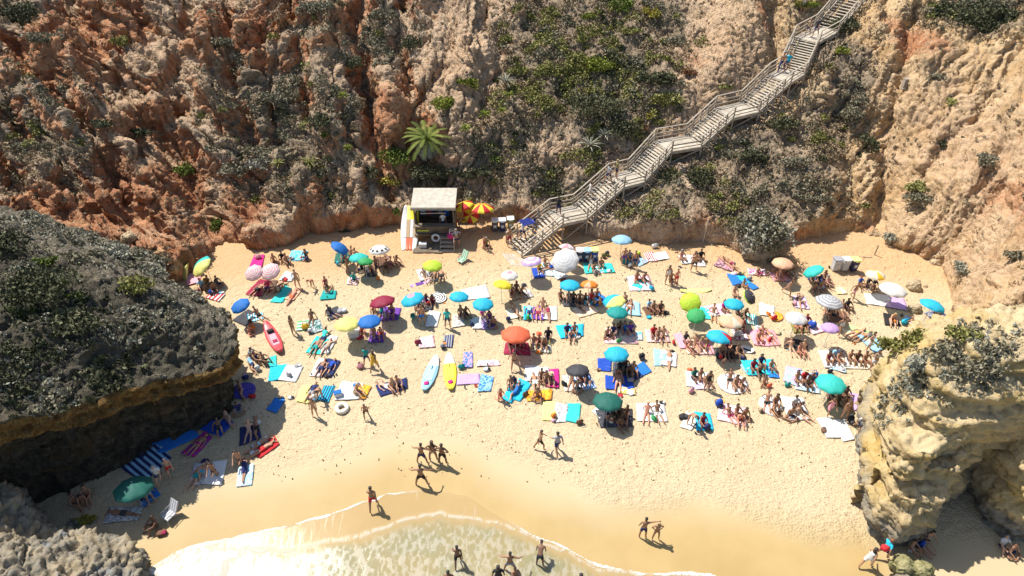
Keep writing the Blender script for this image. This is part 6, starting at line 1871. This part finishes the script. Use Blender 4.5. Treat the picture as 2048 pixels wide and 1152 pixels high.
for q in [('walk', 916, 1123, 180, 3, 'trunks', 'black', 'b', .95, 'wading in the foam, left of three'), ('wide', 1020, 1136, 180, 2, 'trunks', 'grey', 'b', 1, 'wading in the foam, middle of three'), ('bend', 1080, 1122, 170, 3, 'trunks', 'black', 'b', 1, 'in the foam, right of three'),
          ('stand', 997, 1163, 180, 3, 'shirt', 'black', 'b', 1, 'in the water in front of the wider man'), ('knees', 1031, 1150, 20, 2, 'trunks', 'tan', 'b', 1, 'in the shallow water by the bottom edge'), ('stand', 899, 1172, 180, 3, 'trunks', 'black', 'b', 1, 'cut by the bottom edge, left'), ('stand', 1159, 1178, 180, 3, 'trunks', 'navy', 'b', 1, 'cut by the bottom edge, right')]:
    person(*q[:9], phrase=q[9], dz=-.05)
# people on the stairs
def on_stair(i, t, sdx, pose, rot, skin, g, c, hair, phrase, s=1.0):
    a, b_ = STAIR[i], STAIR[i + 1]; p = a.lerp(b_, t) + side_at(i) * sdx; p.z += .05
    person(pose, 1024, 500, rot, skin, g, c, hair, s, at=p, phrase=phrase)
on_stair(0, .25, -.3, 'walk', 130, 1, 'shirt', 'white', 'b', "on the lowest flight of stairs beside the blue mattress")
on_stair(1, .15, -.2, 'stand', 150, 3, 'shirts', 'black', 'b', "on the first landing of the stairs")
on_stair(2, .35, -.4, 'walk', 120, 1, 'dress', 'white', 'nl', "on the second flight of stairs")
on_stair(2, .85, -.4, 'walk', 120, 1, 'shirts', 'grey', 'b', "on the second flight of stairs")
on_stair(3, .1, -.3, 'stand', 100, 1, 'shirt', 'olive', 'y', "on the second landing of the stairs")
on_stair(9, .8, -.3, 'walk', -40, 1, 'shirts', 'cyan', 'b', "on the fifth landing of the stairs"); on_stair(9, .6, -.6, 'walk', -40, 1, 'trousers', 'navy', 'n', "beside the cyan shirt on the stairs")
on_stair(11, .3, 0.2, 'walk', -40, 2, 'shirts', 'charcoal', 'b', "on the top landing of the stairs"); on_stair(11, .2, -.3, 'walk', -40, 1, 'shirt', 'tan', 'y', "on the top landing of the stairs")
p = onland(1603, 28); person('stand', 0, 0, 0, 1, 'shirt', 'cream', 'nh', 1, at=p, phrase="beside the green bush at the stair top")
CT['phrase'] = ''
# ---------------------------------------------------------------- boards, kayak, ring
def leash(e, c, y, phrase=None):
    o = MB().ball((0, y, .17), (.32, .3, .09), 2, .5, 5).build('leash', cloth(c), e, True)
def sup(x1, y1, x2, y2, c1, c2, lb):
    e, L = board(x1, y1, x2, y2, .82, c1, c2, lb, split=.26); leash(e, 'magenta', L * .30); n = 7
    mb = MB(); mb.box((0, .0, .142), (.50, L * .42, .008)); mb.build('deck_pad', mat('pad_' + c1, tuple(min(1, q * 1.15 + .03) for q in COL[c1]), .9, scale=30), e); MB().tube([(0, -L * .2, .16), (0, -L * .14, .19), (0, -L * .1, .16)], .02, 5).build('handle', cloth('black'), e); return e
COL['kred'] = (.62, .07, .08)
sup(873, 713, 848, 782, 'sky', 'white', "light blue inflatable paddle board with white tail lying on the sand")
sup(898, 709, 902, 780, 'yellow', 'white', "yellow inflatable paddle board with white tail lying on the sand")
e, L = board(533, 649, 562, 707, .85, 'kred', 'kred', "red kayak lying on the sand at left", 'kayak', .3, True)
MB().box((0, 0, .25), (.40, L * .52, .03)).build('deck_well', cloth('pink'), e); o = MB().box((0, -L * .18, .33), (.42, .40, .12), Matrix.Rotation(.35, 3, 'X')).build('seat', cloth('black'), e); MB().box((0, L * .15, .28), (.3, .25, .05)).build('footrest', cloth('maroon'), e)
e, L = board(1360, 582, 1422, 580, .5, 'lemon', 'lemon', "pale yellow long surfboard lying crosswise on the sand, right of centre", 'surfboard', .08); MB().box((0, L * .38, .02), (.02, .2, .1)).build('fin', cloth('black'), e)
e, L = board(820, 573, 858, 562, .55, 'lilac', 'lilac', "lilac bodyboard lying below the lime yellow umbrella", 'bodyboard', .07); MB().box((0, 0, .10), (.3, L * .4, .01)).build('deck_pad', cloth('purple'), e)
e, L = board(1482, 694, 1508, 703, .65, 'white', 'white', "white surfboard with black edge near the red-panelled umbrella", 'surfboard', .1); MB().box((.1, 0, .13), (.12, L * .6, .012)).build('stripe', cloth('black'), e)
def torus(name, c, Rr, r, m, parent=None, rot=None, n=28, k=10):
    V = []; F = []
    for i in range(n):
        a = 2 * math.pi * i / n
        for j in range(k):
            b_ = 2 * math.pi * j / k; V.append(((Rr + r * math.cos(b_)) * math.cos(a), (Rr + r * math.cos(b_)) * math.sin(a), r * math.sin(b_)))
            F.append((i * k + j, ((i + 1) % n) * k + j, ((i + 1) % n) * k + (j + 1) % k, i * k + (j + 1) % k))
    o = link(name, npmesh(name, V, F), parent, m); o.location = c
    if rot: o.rotation_euler = rot
    return o
p = W(684, 817, .1); o = torus('swim_ring', (p.x, p.y, .14), .30, .13, towelmat('f', 'white', 'cream')); tag(o, "white inflatable swim ring lying on the sand, lower left", "swim ring")
# yellow and blush shelter, deckchairs, folding chair
e = empty('sun_shelter', tuple(W(366, 556)), 0, "pale yellow triangular sun shelter at the cliff corner", "sun shelter")
me = bpy.data.meshes.new('canopy'); me.from_pydata([(-.9, .1, .02), (.45, .75, .95), (.45, -.5, .03), (.5, .1, 1.0)], [], [(0, 2, 3), (0, 3, 1), (2, 1, 3)]); link('canopy', me, e, cloth('lemon')); MB().bar((.47, .1, 0), (.5, .1, 1.0), .015, 6).build('pole', POLE, e)
def chair(px, py, rot, c1, c2, lb):
    e = empty('beach_chair', tuple(W(px, py)), R(rot), lb, 'beach chair'); m = towelmat('s', c1, c2)
    MB().box((0, 0, .28), (.5, .5, .03)).build('seat', m, e); MB().box((0, -.42, .55), (.5, .03, .65), Matrix.Rotation(.55, 3, 'X')).build('backrest', m, e)
    f = MB()
    for s in (-1, 1): f.tube([(s * .27, .3, 0), (s * .27, .25, .28), (s * .27, -.25, .28), (s * .27, -.6, .82)], .014, 5).bar((s * .27, -.4, 0), (s * .27, .1, .45), .014, 5).bar((s * .27, .2, .46), (s * .27, -.38, .46), .018, 5)
    f.build('frame', POLE, e); MB().tube([(-.27, .3, 0), (.27, .3, 0)], .014, 5).build('leg', POLE, e); return e
chair(340, 1036, 150, 'silver', 'grey', "grey folding beach chair standing on the wet sand edge at lower left")
chair(923, 526, 140, 'green', 'white', "green and white striped deckchair in front of the hut")
# ---------------------------------------------------------------- bins
def bin_(px, py, body, lid, lb, rot=0):
    p = W(px, py); e = empty('wheelie_bin', (p.x, p.y, float(sand0(p.x, p.y))), R(rot), lb, 'bin', 'rubbish bins on the beach')
    mb = MB().box((0, 0, .52), (.50, .52, .92)); 
    for v in mb.bm.verts:
        k = .82 + .2 * (v.co.z / 1.0); v.co.x *= k; v.co.y *= k
    bmesh.ops.bevel(mb.bm, geom=mb.bm.edges[:], offset=.03, segments=2, affect='EDGES')
    mb.build('body', mat('bin_' + body, COL[body], .5, var=.1), e)
    MB().box((0, .02, 1.02), (.56, .60, .06), Matrix.Rotation(-.08, 3, 'X')).box((0, -.29, .99), (.3, .06, .05)).build('lid', mat('bin_' + lid, COL[lid], .45, var=.1), e)
    MB().bar((-.22, .33, .95), (.22, .33, .95), .02, 6).build('handle', cloth('black'), e)
    for s in (-1, 1): MB().bar((s * .25, .24, .1), (s * .30, .24, .1), .1, 12).build('wheel', cloth('black'), e)
    MB().box((0, -.262, .55), (.24, .01, .28), Matrix.Rotation(.09, 3, 'X')).build('label_plate', cloth('silver'), e); return e
for x, y, b_, l_, t in [(1158, 523, 'navy', 'white', "navy bin with white lid, left of the three by the zigzag umbrella"), (1172, 523, 'navy', 'sky', "navy bin with light blue lid, middle of the three by the zigzag umbrella"), (1187, 522, 'royal', 'lemon', "blue bin with yellow lid, right of the three by the zigzag umbrella"),
                       (1667, 542, 'silver', 'grey', "pale bin with grey lid, left of the three at back right"), (1685, 542, 'silver', 'white', "pale bin with white lid, middle of the three at back right"), (1703, 543, 'navy', 'lemon', "navy bin with yellow lid, right of the three at back right"),
                       (990, 464, 'charcoal', 'white', "dark bin with white lid, left of the three right of the hut"), (1005, 464, 'navy', 'silver', "navy bin with pale lid, middle of the three right of the hut"), (1021, 461, 'olive', 'white', "greenish bin with white lid, right of the three right of the hut")]: bin_(x, y, b_, l_, t, 4)
# ---------------------------------------------------------------- rental hut
HX = W(869, 507); hut = empty('beach_hut', (HX.x, HX.y + 1.5, .05), 0, "dark wooden rental hut on stilts with flat pale roof", "hut")
RF = NB('felt_roof'); co_ = RF.coord(); RF.l(RF.mix(RF.rng(RF.noise(co_, 3, 5, .7), .3, .7), (.42, .38, .31), (.58, .53, .44)), RF.b.inputs["Base Color"]); RF.b.inputs["Roughness"].default_value = .95; RF.l(RF.bump(RF.noise(co_, 25, 4, .7), .5, .02), RF.b.inputs["Normal"])
def hb(nm, c, d, m, rot=None, par=None): return MB().box(c, d, rot).build(nm, m, par or hut)
hb('roof', (0, 1.0, 3.25), (3.3, 2.3, .10), RF.m, Matrix.Rotation(.12, 3, 'X')); hb('roof_edge', (0, -.17, 3.02), (3.34, .06, .16), WR)
for x in (-1.45, 1.45):
    for y, h in ((0, 3.0), (1.9, 3.2)): hb('post', (x, y, h / 2), (.1, .1, h), WG)
hb('floor', (0, .9, .75), (3.1, 2.3, .10), WG); hb('back_wall', (0, 1.98, 1.95), (3.0, .06, 2.3), WG); hb('side_wall', (-1.5, 1.0, 1.5), (.05, 1.9, 1.4), WG); hb('side_wall', (1.5, 1.0, 1.5), (.05, 1.9, 1.4), WG)
hb('counter', (0, -.22, 1.62), (3.1, .5, .07), WG); hb('counter_front', (-.0, -.06, 1.2), (2.9, .05, .8), WG); hb('shelf', (0, 1.8, 2.0), (2.8, .3, .05), WR); hb('shutter', (0, -.28, 2.75), (1.9, .45, .04), WG, Matrix.Rotation(-.5, 3, 'X'))
for k in range(4): hb('step', (.95, -.55 - .28 * k, .72 - .19 * k), (1.0, .26, .05), WR)
for s in (-1, 1): MB().plank((.95 + s * .52, -.35, .72), (.95 + s * .52, -1.5, .02), .05, .18).build('step_side', WR, hut)
MB().bar((1.5, -1.45, 0), (1.5, -1.45, .95), .03, 6).bar((1.5, -1.45, .95), (1.5, -.3, 1.65), .03, 6).build('handrail', WR, hut)
for x in (-1.4, -.2, .4): hb('stilt', (x, -.3, .38), (.09, .09, .75), WG)
hb('green_rail', (-.85, -.45, 1.3), (.9, .05, .07), cloth('lime')); hb('deck', (-.5, -1.05, .12), (2.2, 1.2, .08), WG)
def rest(nm, lb, cat, o): tag(o, lb, cat, 'gear kept at the rental hut'); return o
bx, by = HX.x, HX.y + 1.5
o = torus('lifebuoy', (bx + .05, by - .42, .62 + .05), .26, .085, cloth('white'), None, (R(80), 0, 0)); rest('', "white lifebuoy leaning under the hut counter", "lifebuoy", o)
for i, (x, z, c, lb) in enumerate([(-1.0, 2.2, 'sky', "light blue life vest hanging left in the hut"), (-.55, 2.15, 'maroon', "maroon life vest hanging in the hut"), (-.2, 2.15, 'navy', "navy life vest hanging in the middle of the hut"), (.35, 2.25, 'white', "white and blue life vest hanging in the hut"), (.8, 2.1, 'blue', "blue life vest hanging at right in the hut")]):
    e = empty('life_vest', (bx + x, by + 1.4, z - .35), 0, lb, 'life vest', 'gear kept at the rental hut'); MB().box((0, 0, 0), (.34, .12, .5)).build('panel', cloth(c), e); MB().box((0, -.08, -.02), (.36, .02, .06)).build('belt', cloth('black'), e)
e = empty('cool_box', (bx - .9, by - .95, .2), 0, "white cool box on the hut deck below the counter", 'cool box'); MB().box((0, 0, .15), (.55, .3, .3)).build('case', cloth('white'), e); MB().box((0, 0, .33), (.57, .32, .06)).build('lid', cloth('silver'), e)
bag('tote', 905, 487, 'magenta', 'white', 1.7, 10, phrase="hanging shelf-high at the hut's right corner"); ALL[-1][0].location = (bx + 1.35, by - .75, .85); ALL[-1][0]['label'] = "magenta inflated bag at the right corner of the hut steps"
person('hips', 914, 496, 20, 1, 'shirts', 'grey', 'g', 1, phrase="beside the hut steps")
person('stand', 0, 0, 0, 2, 'shirt', 'white', 'b', 1, at=Vector((bx + .6, by + .35, .85)), phrase="serving behind the hut counter")
for k, (x, c, c2, lb) in enumerate([(-2.35, 'white', 'white', "white paddle board leaning at the far left of the hut rack"), (-2.08, 'lemon', 'coral', "pale yellow and red board leaning second in the hut rack"), (-1.82, 'yellow', 'coral', "yellow and red board leaning third in the hut rack"), (-1.58, 'yellow', 'white', "yellow and white board leaning nearest the hut wall")]):
    e, L = board(820, 500, 820, 445, .62, c, c2, lb, 'rack_board', .1, split=.3); e.location = (bx + x, by + .35, .95); e.rotation_euler = (R(33), 0, 0); e['group'] = 'boards leaning beside the hut'; e['category'] = 'board'; e.name = 'leaning_board'
    MB().box((0, 0, .115), (.3, L * .4, .012)).build('deck_pad', cloth('tan' if k % 2 else 'white'), e)
    MB().bar((0, L * .1, -.02), (0, L * .1 + .25, -.75), .03, 6).build('prop', WR, e)
# red and yellow parasols by the hut
for x, y, D, t, td, H, lb in [(963, 412, 1.95, 14, 90, 2.1, "large red and yellow parasol right of the hut, frontmost of three"), (926, 408, 1.6, 22, 150, 2.3, "red and yellow parasol closest to the hut roof"), (941, 430, 1.3, 50, 255, 1.6, "red and yellow parasol hanging steeply in front of the other two")]:
    umbrella(x, y, D, t, td, 'a', 'yellow', 'red', H=H, label=lb, n=12 if D > 1.9 else 8)
e = empty('counter_table', (W(935, 470).x, W(935, 470).y + .6, .05), 0, "low wooden table under the red and yellow parasols", "table"); MB().box((0, 0, .7), (1.5, .6, .06)).build('table_top', WR, e)
for x in (-.65, .65):
    for y in (-.22, .22): MB().box((x, y, .34), (.06, .06, .68)).build('leg', WR, e)
for k, (c, px) in enumerate([('coral', 912), ('gold', 926), ('white', 940)]):
    e = empty('life_vest', (W(px, 470).x, W(px, 470).y + .6, .8), .3 * k, {'coral': 'coral', 'gold': 'yellow', 'white': 'white'}[c] + " life vest lying on the table under the red and yellow parasols", 'life vest', 'gear kept at the rental hut')
    MB().ball((0, 0, .08), (.4, .36, .16), 2, .2, k).build('panel', cloth(c), e, True); MB().box((0, 0, .15), (.4, .05, .04)).build('belt', cloth('black'), e)
# blue airbed carried on the stairs
a = STAIR[0].lerp(STAIR[1], .38) + side_at(0) * -.45 + Vector((0, 0, 1.15)); e = empty('air_mattress', tuple(a), 0, "blue air mattress carried up the lowest flight of stairs", "air mattress")
mb = MB()
for k in range(5): mb.bar((-.26 + .13 * k, -.75, 0), (-.26 + .13 * k, .75, 0), .07, 8)
q = mb.build('tubes', mat('airbed', (.05, .08, .38), .4), e); q.rotation_euler = (R(-25), R(20), R(-42)); MB().ball((0, .82, .02), (.6, .2, .16), 2).build('pillow', mat('airbed2', (.12, .16, .5), .4), q)
e = empty('bundle', tuple(W(1770, 1096, 1.35)), 0, "red bundle held by the cyan-shirted walker at bottom right", "bundle"); MB().ball((0, 0, 0), (.42, .34, .36), 2, .25, 5).build('cloth', cloth('red'), e, True); MB().bar((-.2, 0, .05), (.2, 0, .05), .02, 5).build('strap', cloth('maroon'), e)
# rope and little poles right of centre
rp = [W(*q) for q in ((1358, 533), (1385, 548), (1420, 566), (1455, 585))]
o = MB().tube([p + Vector((0, 0, .03)) for p in rp], .018, 5).build('rope', cloth('grey')); tag(o, "grey rope lying across the sand above the pale yellow surfboard", "rope")
for k, (x, y, h, t) in enumerate([(1413, 560, .9, "thin stick standing behind the pale yellow surfboard"), (1420, 545, .9, "thin stick standing below the two sitting by the pole"), (1880, 556, 1.4, "thin pole leaning by the orange cliff foot at right")]):
    o = MB().bar((0, 0, -.1), (.1 + .2 * (k == 2), .1, h), .014, 5).build('stick', WR); o.location = W(x, y); tag(o, t, "stick")
for k, (x, y, x2, y2) in enumerate([(1150, 612, 1182, 628), (1196, 610, 1168, 636)]):
    a, b_ = W(x, y, .04), W(x2, y2, .05); o = MB().bar(a, b_, .02, 5).build('stick', WR); tag(o, ["thin stick lying across the pink net, pointing down right", "thin stick lying across the pink net, pointing down left"][k], "stick")

r_ = np.random.RandomState(5); n_ = 1500; C_ = np.stack([r_.uniform(-16, 30, n_), 21 + 20 * r_.rand(n_), np.zeros(n_)], 1); C_[:, 2] = sand0(C_[:, 0], C_[:, 1]) + .03
Q_, QF_ = quads(C_, .075, 2.0, 3.0, 6); tag(link("seaweed_bits", npmesh("seaweed_bits", Q_, QF_, {'tone': np.repeat(r_.rand(n_) * .5, 4)}, False), None, MATS['rust']), "tiny brown seaweed bits and twigs strewn over the dry sand", "seaweed", None, 'stuff')
# ---------------------------------------------------------------- labels that would be equal get told apart by place
from collections import defaultdict
D = defaultdict(list)
for o, px in ALL: D[o['label']].append((px, o))
ORD = ['leftmost', 'second from left', 'third from left', 'fourth from left', 'fifth from left']
for lb, L in D.items():
    if len(L) < 2: continue
    L.sort(key=lambda q: q[0])
    for i, (px, o) in enumerate(L):
        o['label'] = lb + ', ' + (('left' if i == 0 else 'right') + ' one' if len(L) == 2 else ('rightmost' if i == len(L) - 1 else ORD[i]))
for o, px in ALL:
    while len(o['label'].split()) > 16 and ' the ' in o['label']: o['label'] = o['label'].replace(' the ', ' ', 1)
    n = len(o['label'].split())
    if n > 16: print('LONG', n, o['label'])
bpy.context.view_layer.update()
